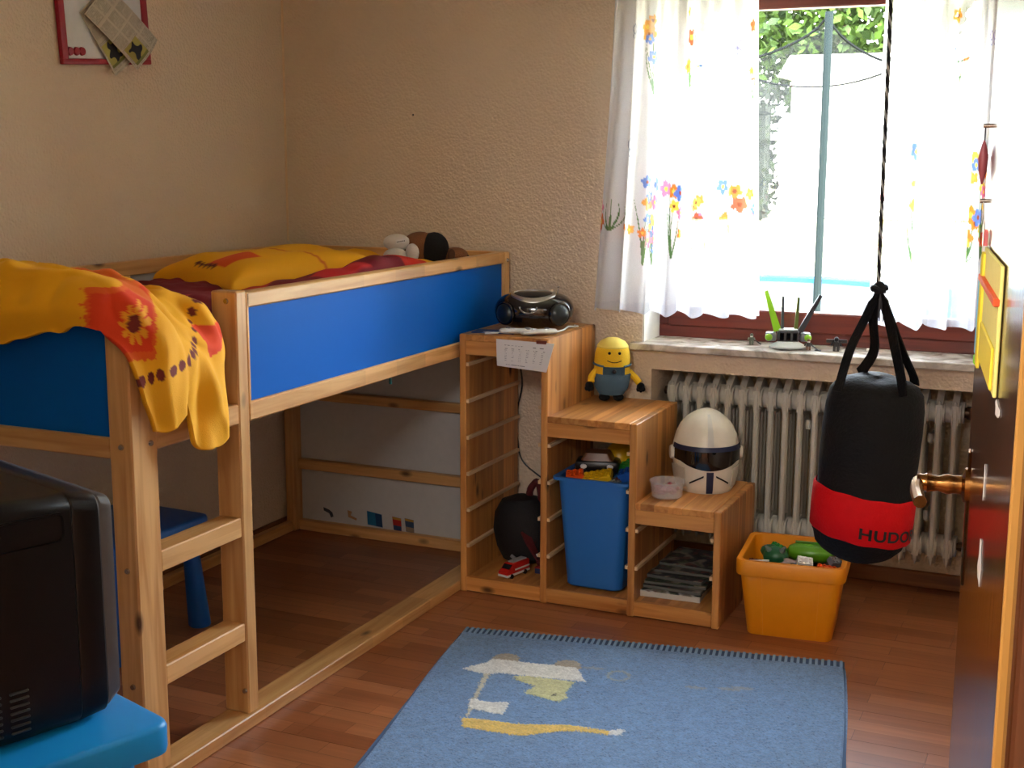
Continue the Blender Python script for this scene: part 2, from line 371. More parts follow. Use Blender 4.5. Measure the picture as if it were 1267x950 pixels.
# window: mahogany frame, sash, pane
MAHO = wood('mahogany_x', (108, 42, 30), (78, 26, 18), 'x', rough=.35, knots=0); MAHOZ = wood('mahogany_z', (108, 42, 30), (78, 26, 18), 'z', rough=.35, knots=0)
win = thing('window_1', None, None, (2.077, .22, .853), kind='structure')
box('frame_rail', MAHO, win, WX0, WX1, .185, .265, .853, .897); box('frame_rail', MAHO, win, WX0, WX1, .185, .265, 2.072, 2.12)
box('frame_jamb', MAHOZ, win, WX0, WX0+.045, .185, .265, .897, 2.072); box('frame_jamb', MAHOZ, win, WX1-.045, WX1, .185, .265, .897, 2.072)
sx0, sx1 = WX0+.04, WX1-.04
box('sash_rail', MAHO, win, sx0, sx1, .175, .24, .893, .966, .006); box('sash_rail', MAHO, win, sx0, sx1, .175, .24, 2.003, 2.076, .006)
box('sash_stile', MAHOZ, win, sx0, sx0+.065, .175, .24, .966, 2.003, .006); box('sash_stile', MAHOZ, win, sx1-.065, sx1, .175, .24, .966, 2.003, .006)
GL, t_, p_ = newmat('window_glass'); t_.nodes.remove(p_); tr = N(t_, 'ShaderNodeBsdfTransparent'); gl = N(t_, 'ShaderNodeBsdfGlossy'); gl.inputs['Roughness'].default_value = .02; ms = N(t_, 'ShaderNodeMixShader'); fr = N(t_, 'ShaderNodeFresnel'); fr.inputs[0].default_value = 1.25
tr.inputs[0].default_value = (.95, .97, .96, 1)
t_.links.new(fr.outputs[0], ms.inputs[0]); t_.links.new(tr.outputs[0], ms.inputs[1]); t_.links.new(gl.outputs[0], ms.inputs[2]); t_.links.new(ms.outputs[0], t_.nodes['Material Output'].inputs[0])
box('pane', GL, win, sx0+.06, sx1-.06, .205, .211, .96, 2.008, 0)
struct('trim_2', add_box(B(), WX0, WX1, .27, .36, .84, .862, .003), mat('white_outer_sill', (225, 225, 222), .5))

# ---------------------------------------------------------------- door, swung open into the room
D0 = Vector((2.818, -2.50, 0)); D1 = Vector((2.9235, -3.30, 0)); du = (D1-D0).normalized(); dn = Vector((du.y, -du.x, 0))   # dn points to -x (room side)
if dn.x > 0: dn = -dn
DM = frame_mat(D0, du, -dn, Vector((0, 0, 1)))     # local: x along the leaf from its free edge, y away from the room face, z up
DL = (D1-D0).length
door = thing('door_1', None, None, (2.93, -3.36, 0), kind='structure')
bm = B(); add_box(bm, 0, DL+.03, 0, .04, .01, 2.02, .002, M=DM); obj('door_leaf', bm, DARKW, door)
bm = B(); add_box(bm, DL-.012, DL-.002, -.007, .002, .01, 2.02, .002, M=DM); obj('edge_strip', bm, mat('pale_gold_lipping', (170, 124, 60), .3), door)
hb = B(); zh = 1.06
lathe(hb, [(.024, 0), (.024, .006), (.013, .010), (.0125, .020), (.0145, .028), (.0105, .040), (.012, .050), (.0135, .055), (.0115, .060), (.0125, .068), (.006, .070)], n=18, M=DM @ Matrix.Translation((.055, 0, zh)) @ Matrix.Rotation(pi/2, 4, 'X'))
tube(hb, [DM @ Vector(p) for p in spline([(.050, -.066, zh), (.07, -.068, zh-.001), (.10, -.068, zh-.004), (.135, -.065, zh-.006), (.142, -.064, zh-.006)], 5)], .0088, 10)
hd = obj('handle', hb, BRASS, door); hd['label'] = 'brass lever handle'
bm = B(); add_box(bm, .042, .068, -.003, .001, .92, 1.11, .002, M=DM); o = obj('key_plate', bm, BRASS, door)
bm = B(); cyl(bm, DM @ Vector((.055, -.004, .965)), DM @ Vector((.055, .0, .965)), .007); obj('keyhole', bm, BLACKP, o)
TRIMW = wood('dark_frame_wood', (96, 54, 28), (60, 30, 14), 'z', rough=.3, knots=0)
bm = B(); add_box(bm, 2.935, 3.05, -3.45, -3.335, 0, 2.08, .003); add_box(bm, 1.80, 1.88, -3.45, -3.435, 0, 2.08, .003); add_box(bm, 1.86, 1.885, -3.55, -3.44, 0, 2.06, .003); add_box(bm, 1.80, 3.04, -3.45, -3.435, 2.045, 2.12, .003)
struct('trim_3', bm, TRIMW)
# torn sticker remnants on the door, and a thin white strip beside the handle
for k, (u, z, w, h, tt) in enumerate(((.50, 1.248, .09, .020, 0), (.375, 1.14, .016, .05, .1), (.385, 1.05, .06, .068, -.1))):
    bm = B(); P = []
    for a in range(9):
        an = 2*pi*a/9; rr = .5*(.75+.25*math.sin(a*2.3+k)); P.append((u+w*rr*math.cos(an+tt), -.0005, z+h*rr*math.sin(an)))
    prism(bm, P, (0, -.0006, 0), DM)
    tag(obj('white_door_mark', bm, PAPER, None), ('torn white sticker remnant on the dark door, upper one of three', 'thin upright white strip beside the door handle', 'white torn paper shred low on the dark door')[k], 'sticker')

# ================================================================ BED
bed = thing('loft_bed', 'low pine loft bed with blue panels and a ladder opening', 'bed', (.5, -1.07, 0))
BX = .986; PX, PY, PZ = pine('x'), pine('y'), pine('z'); PYJ = pine('y', joint=.19)
posts = {'near': (BX-.066, BX, -2.11, -2.02), 'far': (BX-.066, BX, -.075, -.03), 'wall_near': (.018, .075, -2.11, -2.04), 'wall_far': (.018, .06, -.09, -.03)}
for k, (a, b_, c, d) in posts.items(): box('post', PZ, bed, a, b_, c, d, 0 if 'wall' in k else .036, 1.16, .004)
ladder_post = box('post', PZ, bed, BX-.078, BX, -1.70, -1.655, .036, 1.165, .004)
box('stile', PZ, bed, BX-.04, BX, -1.655, -1.645, .87, 1.16, .002)
# long side
box('floor_rail', PYJ, bed, BX-.075, BX+.010, -2.11, -.03, 0, .036, .003)
box('side_rail', PYJ, bed, BX-.041, BX, -1.655, -.075, 1.12, 1.16, .004)
box('side_rail', PYJ, bed, BX-.041, BX, -1.655, -.075, .825, .875, .004)
box('side_panel', BLUEP, bed, BX-.028, BX-.012, -1.655, -.075, .872, 1.123, 0)
box('entry_rail', PY, bed, BX-.05, BX, -2.02, -1.70, .825, .877, .004)
box('rung', PY, bed, BX-.07, BX-.004, -2.02, -1.70, .24, .29, .003)
box('rung', PY, bed, BX-.07, BX-.004, -2.02, -1.70, .525, .577, .003)
# near end
box('end_rail', PX, bed, .075, BX-.066, -2.105, -2.065, 1.12, 1.16, .004)
box('end_rail', PX, bed, .075, BX-.066, -2.105, -2.065, .812, .862, .004)
box('end_panel', BLUEP, bed, .075, BX-.066, -2.093, -2.077, .860, 1.122, 0)
# far end, against the window wall
for z0, z1 in ((0.0, .042), (.255, .296), (.543, .58), (.82, .87), (1.12, 1.16)):
    box('end_rail', PX, bed, .06, BX-.066, -.062, -.032, z0, z1, .003)
bm = B(); add_box(bm, .058, BX-.066, -.030, -.022, .0, .82); o = obj('end_board', bm, mat('white_board', (206, 206, 204), .6), bed); o['label'] = 'white board behind the end rails'
box('end_panel', BLUEP, bed, .06, BX-.066, -.05, -.036, .868, 1.122, 0)
# wall side
box('wall_rail', PY, bed, .02, .052, -2.04, -.09, 1.112, 1.16, .003); box('wall_rail', PY, bed, .02, .06, -2.04, -.09, .82, .87, .003); box('floor_rail', PY, bed, .018, .05, -2.04, -.09, 0, .04, .003)
o = box('wall_panel', mat('white_panel', (214, 214, 212), .5), bed, .026, .040, -2.04, -.09, .868, 1.114, 0); o['label'] = 'white side panel at the wall'
box('stile', PZ, bed, .02, .052, -1.06, -.995, .87, 1.112, .003)
for i in range(13): box('slat', PX, bed, .06, BX-.05, -2.0+i*.155, -1.92+i*.155, .86, .878, 0)
box('mattress_base', mat('pale_fibreboard', (120, 92, 60), .8), bed, .06, BX-.05, -2.06, -.09, .852, .860, 0)
def bolt(p, d):
    bm = B(); p = Vector(p); d = Vector(d); cyl(bm, p, p+d*.004, .0075, .006, 12); cyl(bm, p+d*.0041, p+d*.0042, .003, .003, 6); o = obj('bolt', bm, CHROME, bed)
for z in (.265, .55, .845): bolt((BX-.03, -2.11, z), (0, -1, 0))
bolt((BX, -2.045, .845), (1, 0, 0)); bolt((BX-.03, -1.70, 1.14), (0, -1, 0)); bolt((BX, -.05, 1.13), (1, 0, 0)); bolt((BX, -.05, .85), (1, 0, 0))
bolt((BX-.012, -1.70, .10), (0, -1, 0))

mt = B(); add_box(mt, .065, .93, -2.055, -.10, .879, 1.0, .03, 3)
mo = obj('mattress', mt, mat('cream_mattress_cover', (226, 216, 196), .9, bump=.4, bscale=60), None, loc=(.5, -1.07, .879))
tag(mo, 'cream mattress lying in the loft bed behind the ladder', 'mattress')
bm = B(); cyl(bm, (.945, -.849, .793), (.945, -.849, .827), .0045, .0045, 10); tag(obj('teal_peg', bm, mat('teal', (20, 130, 130), .4), None), 'small teal peg under the bed rail', 'peg')

# ---------------------------------------------------------------- bedding
YEL, YEL2, ORG, RED, MAR, DRED = (248, 178, 10), (238, 156, 10), (238, 96, 20), (214, 40, 18), (120, 34, 26), (128, 10, 32)
CLOTH = colmat('printed_cotton', .8, .2, 500, .0)
ctrl = [
 [(.02,-2.16,1.03),(.3,-2.165,1.03),(.6,-2.16,1.05),(.82,-2.16,1.10),(.93,-2.165,1.125),(1.005,-2.15,1.08),(1.03,-2.125,.99),(1.035,-2.09,.885)],
 [(.02,-2.18,1.14),(.3,-2.185,1.14),(.6,-2.18,1.15),(.82,-2.175,1.17),(.945,-2.16,1.175),(1.02,-2.12,1.10),(1.04,-2.09,1.0),(1.04,-2.06,.88)],
 [(.02,-2.12,1.215),(.3,-2.12,1.225),(.6,-2.12,1.23),(.82,-2.12,1.225),(.95,-2.09,1.20),(1.03,-2.05,1.12),(1.045,-2.035,1.02),(1.04,-2.02,.905)],
 [(.02,-2.0,1.20),(.3,-2.0,1.215),(.6,-2.0,1.22),(.8,-2.0,1.205),(.93,-1.98,1.175),(1.012,-1.985,1.08),(1.03,-1.985,1.0),(1.03,-1.985,.93)],
 [(.02,-1.88,1.16),(.3,-1.88,1.17),(.6,-1.88,1.17),(.8,-1.9,1.165),(.92,-1.9,1.13),(1.005,-1.91,1.04),(1.03,-1.925,.93),(1.035,-1.95,.82)],
 [(.02,-1.7,1.10),(.3,-1.7,1.11),(.6,-1.72,1.13),(.8,-1.78,1.15),(.92,-1.80,1.135),(1.0,-1.825,1.04),(1.03,-1.84,.92),(1.03,-1.858,.812)],
 [(.02,-1.5,1.05),(.3,-1.5,1.06),(.6,-1.55,1.08),(.8,-1.66,1.10),(.9,-1.73,1.11),(.975,-1.765,1.04),(1.0,-1.80,.95),(1.005,-1.812,.875)]]
P = catmull(catmull(np.array(ctrl), 150, 0), 190, 1)
w1 = vnoise(P, 9, 3); w2 = vnoise(P*np.array([1.0, 1.0, .35]), 22, 8)
side = np.clip((P[..., 0]-.85)/.12, 0, 1)
end = np.clip((-2.03-P[..., 1])/.06, 0, 1)
rdg = 1-np.abs(vnoise(P*np.array([1.0, 1.0, .30]), 13, 4))*2.2; rdg2 = 1-np.abs(vnoise(P*np.array([.55, 1.2, .8]), 11, 9))*2.2
P[..., 2] += (.014*w1+.008*w2+.020*rdg2)*(1-side*.8)
P[..., 0] += side*(.008*w1+.008*w2+.016*rdg); P[..., 1] -= end*(.012*w1+.009*w2+.016*rdg2)
hs = (P[..., 0]-1.035)+(P[..., 1]+2.16); z = P[..., 2]
col = np.empty(P.shape); col[:] = lin(YEL)
onside = (P[..., 0] > .9)
sq = (hs > -.115) & (hs < .085) & (z > 1.055+.12*(hs+.0)*-.2) & (z < 1.205)
frill = .006*np.sin(hs*260)+.006*np.sin(z*260)
paint(col, (hs > -.115+frill) & (hs < .085+frill) & (z > 1.06+frill-.22*(hs+.1)*.3) & (z < 1.205), ORG)
paint(col, (hs > -.10) & (hs < .075) & (z > 1.07) & (z < 1.195), (232, 62, 16))
fx, fz = hs-.02, z-1.135; fr_ = np.hypot(fx, fz); fa = np.arctan2(fz, fx)
paint(col, (fr_ < .052*np.abs(np.cos(fa*5))**.35*(.75+.25*np.abs(np.cos(fa/2+.6)))), (246, 168, 30)); paint(col, fr_ < .019, (120, 30, 24))
def dot_at(si, tj, r):
    c = P[int(si/6*149), int(tj/7*189)]; paint(col, np.linalg.norm(P-c, axis=-1) < r, MAR)
for k in range(8): paint(col, (np.hypot(hs-(-.04+.033*k), z-(.997+.005*k)) < .0128) & (P[..., 1] < -1.975), MAR)
for k in range(8): dot_at(3.4+.23*k, 5.3-.17*k, .0105)
paint(col, (P[..., 0] > .88) & (P[..., 1] > -1.87) & (z < 1.09) & (z > 1.02+.3*(P[..., 1]+1.87)), (236, 70, 20))
band = np.abs(P[..., 1]+2.02+.10*(P[..., 0]-.9))
paint(col, (band < .03) & (P[..., 0] > .70) & (P[..., 0] < .985) & (z > 1.12), (232, 104, 24))
paint(col, (np.abs(P[..., 1]+2.16) < .03) & (np.abs(P[..., 0]-.66) < .012) & (z < 1.09), (190, 84, 24))
paint(col, (P[..., 1] > -1.72) & (P[..., 0] < .88), DRED)
dv = grid_obj('duvet', P, col, CLOTH, None, .012)
tag(dv, 'yellow duvet with orange square and brown dots hanging over the bed corner', 'duvet')

# quilt spread over the far half of the bed
xs = np.linspace(.06, .935, 90); ys = np.linspace(-1.72, -.10, 150); X, Y = np.meshgrid(xs, ys, indexing='ij')
edge = np.minimum(np.minimum((X-.05)/.12, (.945-X)/.07), np.minimum((Y+1.74)/.15, (-.09-Y)/.08)); edge = np.clip(edge, 0, 1)**.5
base = 1.012+.10*edge+.045*np.clip((Y+.75)/.3, 0, 1)*edge*np.clip((.75-X)/.3, 0, 1)+.070*np.exp(-((X-.84)/.13)**2-((Y+.72)/.40)**2)*edge**.5
P = np.stack([X, Y, base], -1); n1 = vnoise(P*np.array([1, 1, 0]), 6, 1); n2 = vnoise(P*np.array([1, 1, 0]), 16, 5)
P[..., 2] += edge*(.022*n1+.010*n2); P[..., 2] = np.maximum(P[..., 2], 1.004)
col = np.empty(P.shape); col[:] = lin(DRED)
q = X*.8+Y*.5
paint(col, (Y > -.72) & (X < .80), YEL2); paint(col, (Y > -.6), YEL)
paint(col, (np.abs(Y+.56) < .09) & (X > .62), RED); paint(col, (np.abs(Y+.95) < .10) & (np.abs(X-.83) < .05), (206, 34, 40)); paint(col, (np.abs(Y+1.15) < .05) & (np.abs(X-.68) < .04), (206, 44, 30))
for k in range(12): paint(col, np.hypot(X-(.86-.055*k), Y-(-.80+.02*k)) < .018, MAR)
paint(col, (Y < -1.45) & (np.abs(X-.6) < .06), (200, 50, 30))
tag(grid_obj('quilt', P, col, CLOTH, None, .01), 'dark red and yellow quilt spread along the far half of the bed', 'quilt')

# pillow lying on the quilt
def pillow(cx, cy, cz, hx, hy, th, rz, tilt=0, nu=60, nv=70, k=.35):
    u = np.linspace(-1, 1, nu); v = np.linspace(-1, 1, nv); U, V = np.meshgrid(u, v, indexing='ij')
    prof = (np.clip(1-U**4, 0, 1)*np.clip(1-V**4, 0, 1))**.42
    # corners pulled out a little
    pull = 1-.10*(np.abs(V)**2)*(1-np.abs(U)**3)
    pull2 = 1-.10*(np.abs(U)**2)*(1-np.abs(V)**3)
    A = np.stack([U*hx*pull2*1.0, V*hy*pull, th*prof], -1); Bt = np.stack([U*hx*pull2, V*hy*pull, -th*.6*prof], -1)
    G = np.concatenate([A, Bt[::-1]], 0)
    n = vnoise(G, 9, 2); G[..., 2] += np.sign(G[..., 2])*0.014*n*np.concatenate([prof, prof[::-1]], 0)
    R = Matrix.Rotation(rz, 3, 'Z') @ Matrix.Rotation(tilt, 3, 'X'); R = np.array(R)
    return G @ R.T + np.array([cx, cy, cz]), np.concatenate([U, U[::-1]], 0), np.concatenate([V, V[::-1]], 0)
G, U, V = pillow(.50, -.84, 1.118, .25, .30, .085, -.40, .03)
col = np.empty(G.shape); col[:] = lin(YEL)
paint(col, (np.abs(U-.30) < .22) & (np.abs(V+.62) < .24), (236, 84, 18)); paint(col, (np.abs(V+.02-.25*U) < .018), (222, 110, 20))
for k in range(5): paint(col, np.hypot((U-(-.15+.1*k))*.36, (V+.88)*.33) < .014, (110, 40, 24))
tag(grid_obj('pillow', G, col, CLOTH, None), 'plump yellow pillow with an orange square on the dark red quilt', 'pillow')

# plush dog lying on the quilt
DX = Vector((.90, .43, 0)).normalized(); DY = Vector((-.43, .90, 0)).normalized()
BR, WH, BK = mat('brown_plush', (132, 82, 48), .95, bump=.6, bscale=300), mat('white_plush', (216, 208, 200), .95, bump=.6, bscale=300), mat('black_plush', (14, 13, 13), .95, bump=.6, bscale=300)
dog = thing('plush_dog', 'brown, black and white plush dog lying beside the top bed rail', 'plush toy', (.80, -.34, 1.12))
DMx = frame_mat((.79, -.345, 1.185), DX, DY, Vector((0, 0, 1))).to_4x4()
def dp(x, y_, z_): return DMx @ Vector((x, y_, z_))
RD = DMx.to_3x3().to_4x4()
bm = B(); ball(bm, dp(-.005, 0, .005), .058, 1.15, .95, .92, 3, RD); ball(bm, dp(.035, .0, .0), .058, 1, 1, .95, 3, RD); obj('body', bm, BR, dog)
bm = B(); ball(bm, dp(.045, -.012, .0), .0605, .85, .95, .95, 3, RD); obj('saddle_patch', bm, BK, dog)
bm = B(); ball(bm, dp(-.085, -.03, .022), .038, 1.25, .9, .8, 3, RD); obj('hind_leg', bm, WH, dog)
bm = B(); ball(bm, dp(-.088, -.055, -.022), .036, 1.2, .9, .75, 3, RD); obj('hind_leg', bm, WH, dog)
bm = B(); ball(bm, dp(-.03, -.06, -.012), .03, .8, .75, 1.1, 3, RD); obj('belly_patch', bm, WH, dog)
bm = B(); ball(bm, dp(.118, -.01, -.022), .036, 1.25, .9, .75, 3, RD); hd_ = obj('head', bm, BR, dog)
bm = B(); ball(bm, dp(.105, -.042, -.02), .018, .8, .5, 1.2, 2, RD); obj('ear', bm, mat('dark_brown_plush', (84, 50, 30), .95), hd_)
bm = B(); ball(bm, dp(.16, -.015, -.028), .008, 1, 1, 1, 2, RD); obj('nose', bm, BK, hd_)
bm = B(); prism(bm, [dp(*p) for p in ((-.085, -.068, .02), (-.052, -.068, .026), (-.052, -.066, .040), (-.085, -.066, .034))], DY*-.0012); tg = obj('care_label', bm, PAPER, dog)
bm = B()
for k in range(5): prism(bm, [dp(-.082+.006*k+a, -.0695, .024+.001*k+b_) for a, b_ in ((0, 0), (.0035, .0006), (.0035, .0046), (0, .004))], DY*-.0004)
o = obj('label_print', bm, BLACKP, tg); o['kind'] = 'stuff'

# stickers at the foot of the white end board
STK = colmat('sticker_print', .5, 0)
def sticker(name, poly, cfun, label, n=14):
    bm = B(); prism(bm, [(x, -.0302, z) for x, z in poly], (0, -.0008, 0)); o = obj(name, bm, cfun, None, loc=(poly[0][0], -.0302, poly[0][1])); tag(o, label, 'sticker', None)
    return o
sticker('sticker', [(.158, .098), (.185, .090), (.20, .080), (.205, .064), (.194, .058), (.185, .075), (.16, .084)], mat('dark_grey_sticker', (60, 66, 74), .5), 'small dark grey cut-out sticker, first on the white board from the corner')
sticker('sticker', [(.272, .098), (.292, .094), (.286, .078), (.315, .068), (.312, .060), (.275, .070)], mat('tan_sticker', (178, 132, 92), .5), 'small tan hooked sticker left of the blue square one')
o = sticker('sticker', [(.362, .106), (.430, .098), (.434, .045), (.365, .050)], mat('blue_sticker', (28, 108, 150), .5), 'square blue sticker low on the white board under the bed')
bm = B(); prism(bm, [(.40, -.0311, .100), (.430, -.0311, .0965), (.4335, -.0311, .046), (.405, -.0311, .048)], (0, -.0004, 0)); obj('print_area', bm, mat('deep_blue_print', (20, 62, 104), .5), o)
for k, (x0, dx, c1, c2, lab) in enumerate(((.478, 0, (176, 40, 34), (44, 74, 110), 'small red and blue sticker with a yellow top, left of a pair'), (.534, 0, (58, 84, 112), (150, 130, 110), 'small grey blue sticker with a yellow top, right of a pair'))):
    o = sticker('sticker', [(x0, .096), (x0+.040, .092), (x0+.042, .040), (x0+.006, .042)], mat('sticker_%d' % k, c1, .5), lab)
    bm = B(); prism(bm, [(x0+.002, -.0311, .095), (x0+.040, -.0311, .0915), (x0+.040, -.0311, .083), (x0+.003, -.0311, .086)], (0, -.0004, 0)); obj('print_area', bm, mat('mustard_print', (196, 150, 60), .5), o)
    bm = B(); prism(bm, [(x0+.005, -.0311, .062), (x0+.041, -.0311, .060), (x0+.0415, -.0311, .041), (x0+.007, -.0311, .043)], (0, -.0004, 0)); obj('print_area', bm, mat('sticker_low_%d' % k, c2, .5), o)

# ================================================================ STAIR SHELF
TX, TYF, TYB = .9975, -.468, -.028
TW = .94; e0 = TX; e1 = TX+.3145; e2 = TX+.6285; e3 = TX+.928; TH = .024; H1, H2, H3 = .91, .6515, .389
sh = thing('stair_shelf', 'stepped pine storage shelf with three steps beside the bed', 'shelf', (TX+.47, -.25, 0))
VP = tpine('z', 'y'); HP = tpine('y', 'x'); FX = tpine('x')
def side(x0, x1, h): box('side_panel', VP, sh, x0, x1, TYF, TYB, 0, h, .003)
side(e0, e0+TH, H1); side(e1-TH/2, e1+TH/2, H1); side(e2-TH/2, e2+TH/2, H2); side(e3-TH+.0005, e3+.0005, H3)
box('top_board', HP, sh, e0+TH, e1-TH/2, TYF, TYB, H1-.022, H1, .002); box('top_board', HP, sh, e1+TH/2, e2-TH/2, TYF, TYB, H2-.022, H2, .002); box('top_board', HP, sh, e2+TH/2, e3-TH, TYF, TYB, H3-.022, H3, .002)
for a, b_, h in ((e0+TH, e1-TH/2, H1), (e1+TH/2, e2-TH/2, H2), (e2+TH/2, e3-TH, H3)):
    box('apron', FX, sh, a, b_, TYF+.001, TYF+.02, h-.07, h-.022, .002); box('apron', FX, sh, a, b_, TYB-.02, TYB-.001, h-.06, h-.022, .002)
    box('shelf_board', HP, sh, a, b_, TYF+.021, TYB, .035, .052, .001)
    box('plinth', FX, sh, a, b_, TYF+.001, TYF+.02, .004, .054, .002)
RUN = wood('runner_wood', (232, 200, 158), (214, 176, 128), 'y', knots=0)
for a, b_, n in ((e0+TH, e1-TH/2, 6), (e1+TH/2, e2-TH/2, 4), (e2+TH/2, e3-TH, 2)):
    for k in range(n):
        zz = .166+.128*k
        box('runner', RUN, sh, a, a+.010, TYF+.004, TYB-.01, zz-.006, zz+.006, 0); box('runner', RUN, sh, b_-.010, b_, TYF+.004, TYB-.01, zz-.006, zz+.006, 0)

# ---------------------------------------------------------------- blue bin and its bricks
BINB = mat('blue_bin_plastic', (40, 112, 190), .45, var=.03)
bcx, bcy = (e1+e2)/2+.006, -.255
bn = thing('storage_bin', 'tall blue plastic bin in the middle of the stair shelf', 'bin', (bcx, bcy, .06))
bm = B(); secs = [rrect(.096, .165, .03, .062, bcx, bcy), rrect(.100, .17, .032, .067, bcx, bcy), rrect(.124, .196, .034, .432, bcx, bcy), rrect(.124, .196, .034, .445, bcx, bcy)]
loft(bm, secs + [rrect(.120, .192, .03, .445, bcx, bcy), rrect(.118, .19, .03, .40, bcx, bcy), rrect(.100, .17, .03, .075, bcx, bcy)], True)
obj('shell', bm, BINB, bn)
bm = B(); loft(bm, [rrect(.137, .207, .02, .436, bcx, bcy), rrect(.137, .207, .02, .446, bcx, bcy)], False); loft(bm, [rrect(.137, .207, .02, .446, bcx, bcy), rrect(.121, .193, .03, .446, bcx, bcy)], False); loft(bm, [rrect(.137, .207, .02, .436, bcx, bcy), rrect(.1235, .1955, .034, .436, bcx, bcy)], False)
obj('rim', bm, BINB, bn)
BC = {'red': (200, 30, 24), 'yellow': (232, 184, 20), 'green': (40, 140, 50), 'blue': (24, 84, 176), 'orange': (232, 84, 20), 'white': (228, 226, 220), 'black': (16, 16, 18), 'grey': (120, 124, 128), 'lime': (140, 200, 30), 'brown': (110, 66, 36), 'dgreen': (28, 92, 56), 'sky': (70, 140, 200), 'maroon': (96, 24, 22)}
def bmat(c): return mat('toy_'+c, BC[c], .35)
def brick(name, label, cat, c, loc, rot, nx, ny, u=.016, h=.019, group=None, base=0):
    """a studded building brick: body mesh and studs part"""
    bm = B(); add_box(bm, -nx*u/2, nx*u/2, -ny*u/2, ny*u/2, 0, h, .0008); M = Matrix.Translation(loc) @ rot.to_4x4()
    o = obj(name, bm, bmat(c), None, world_co=False); o.matrix_basis = M
    bm = B()
    for i in range(nx):
        for j in range(ny): cyl(bm, (-nx*u/2+u*(i+.5), -ny*u/2+u*(j+.5), h), (-nx*u/2+u*(i+.5), -ny*u/2+u*(j+.5), h+u*.22), u*.3, n=8)
    s = obj('studs', bm, bmat(c), o, world_co=False); s['kind'] = 'stuff'
    return tag(o, label, cat, group)
def R3(x, y_, z_): return (Matrix.Rotation(z_, 3, 'Z') @ Matrix.Rotation(y_, 3, 'Y') @ Matrix.Rotation(x, 3, 'X'))
# hidden bed of loose bricks, then the ones on top
bm = B()
for k in range(60):
    px, py = bcx+random.uniform(-.09, .09), bcy+random.uniform(-.16, .16); M = Matrix.Translation((px, py, .405+random.uniform(0, .012))) @ R3(random.uniform(-.4, .4), random.uniform(-.4, .4), random.uniform(0, 6)).to_4x4()
    add_box(bm, -.022, .022, -.016, .016, -.01, .012, 0, M=M)
add_box(bm, bcx-.11, bcx+.11, bcy-.18, bcy+.18, .37, .402)
tag(obj('loose_bricks', bm, bmat('sky'), None, loc=(bcx, bcy, .37)), 'blue and grey loose building bricks filling the tall blue bin', 'bricks', kind='stuff')
zb = .425
brick('toy_brick', 'orange studded toy brick at the front left of the blue bin', 'toy brick', 'orange', (bcx-.075, bcy-.145, zb+.004), R3(.12, -.1, .35), 3, 3, .02, .024)
brick('toy_brick', 'long yellow studded toy brick at the front of the blue bin', 'toy brick', 'yellow', (bcx+.005, bcy-.14, zb+.012), R3(.25, -.22, .2), 5, 3, .02, .018)
brick('toy_brick', 'green toy brick leaning at the back right of the blue bin', 'toy brick', 'green', (bcx+.078, bcy-.02, zb+.025), R3(.2, -.55, .3), 4, 2, .02, .03)
brick('toy_brick', 'blue toy brick at the right inside the blue bin', 'toy brick', 'blue', (bcx+.095, bcy-.08, zb+.01), R3(.1, -.35, .2), 3, 3, .02, .03)
brick('toy_brick', 'red brick under the yellow one in the blue bin', 'toy brick', 'maroon', (bcx+.045, bcy-.12, zb-.008), R3(0, .1, .5), 3, 2, .02, .02)
brick('toy_brick', 'grey round-edged brick at the bin front right', 'toy brick', 'grey', (bcx+.07, bcy-.158, zb-.002), R3(0, .1, -.1), 2, 2, .016, .018)
brick('toy_brick', 'yellow and blue plate standing behind the black toy car', 'toy brick', 'yellow', (bcx+.07, bcy+.06, zb+.06), R3(1.0, -.4, .4), 3, 4, .018, .012)
# black toy car with brown roof in the bin
car = thing('toy_car', 'black toy car with brown top on the bricks in the blue bin', 'toy car', (bcx-.03, bcy-.05, zb+.02), .25)
CM = W(car)
bm = B(); add_box(bm, -.075, .075, -.045, .045, 0, .04, .012, 2, M=CM); obj('body', bm, bmat('black'), car)
bm = B(); loft(bm, [[CM @ Vector(p) for p in rrect(.055, .04, .01, .04)], [CM @ Vector(p) for p in rrect(.04, .035, .01, .066)]]); obj('roof', bm, bmat('brown'), car)
for sx_ in (-.045, .045):
    bm = B(); ball(bm, CM @ Vector((sx_, -.045, .022)), .011, 1.2, .4, .8, 2); obj('headlight', bm, WHITEP, car)
    for sy_ in (-.047, .047):
        bm = B(); cyl(bm, CM @ Vector((sx_, sy_-.006, -.002)), CM @ Vector((sx_, sy_+.006, -.002)), .016); obj('wheel', bm, BLACKP, car)
hv = thing('toy_hat', 'yellow dome-shaped toy helmet at the back of the blue bin', 'toy', (bcx+.01, bcy+.06, zb+.03))
bm = B(); lathe(bm, [(.052, 0), (.050, .02), (.042, .04), (.026, .055), (.0, .06)], (bcx+.01, bcy+.06, zb+.04), 20); obj('dome', bm, bmat('yellow'), hv)
bm = B(); lathe(bm, [(.058, 0), (.062, .004), (.05, .008)], (bcx+.01, bcy+.06, zb+.036), 20); obj('brim', bm, bmat('yellow'), hv)

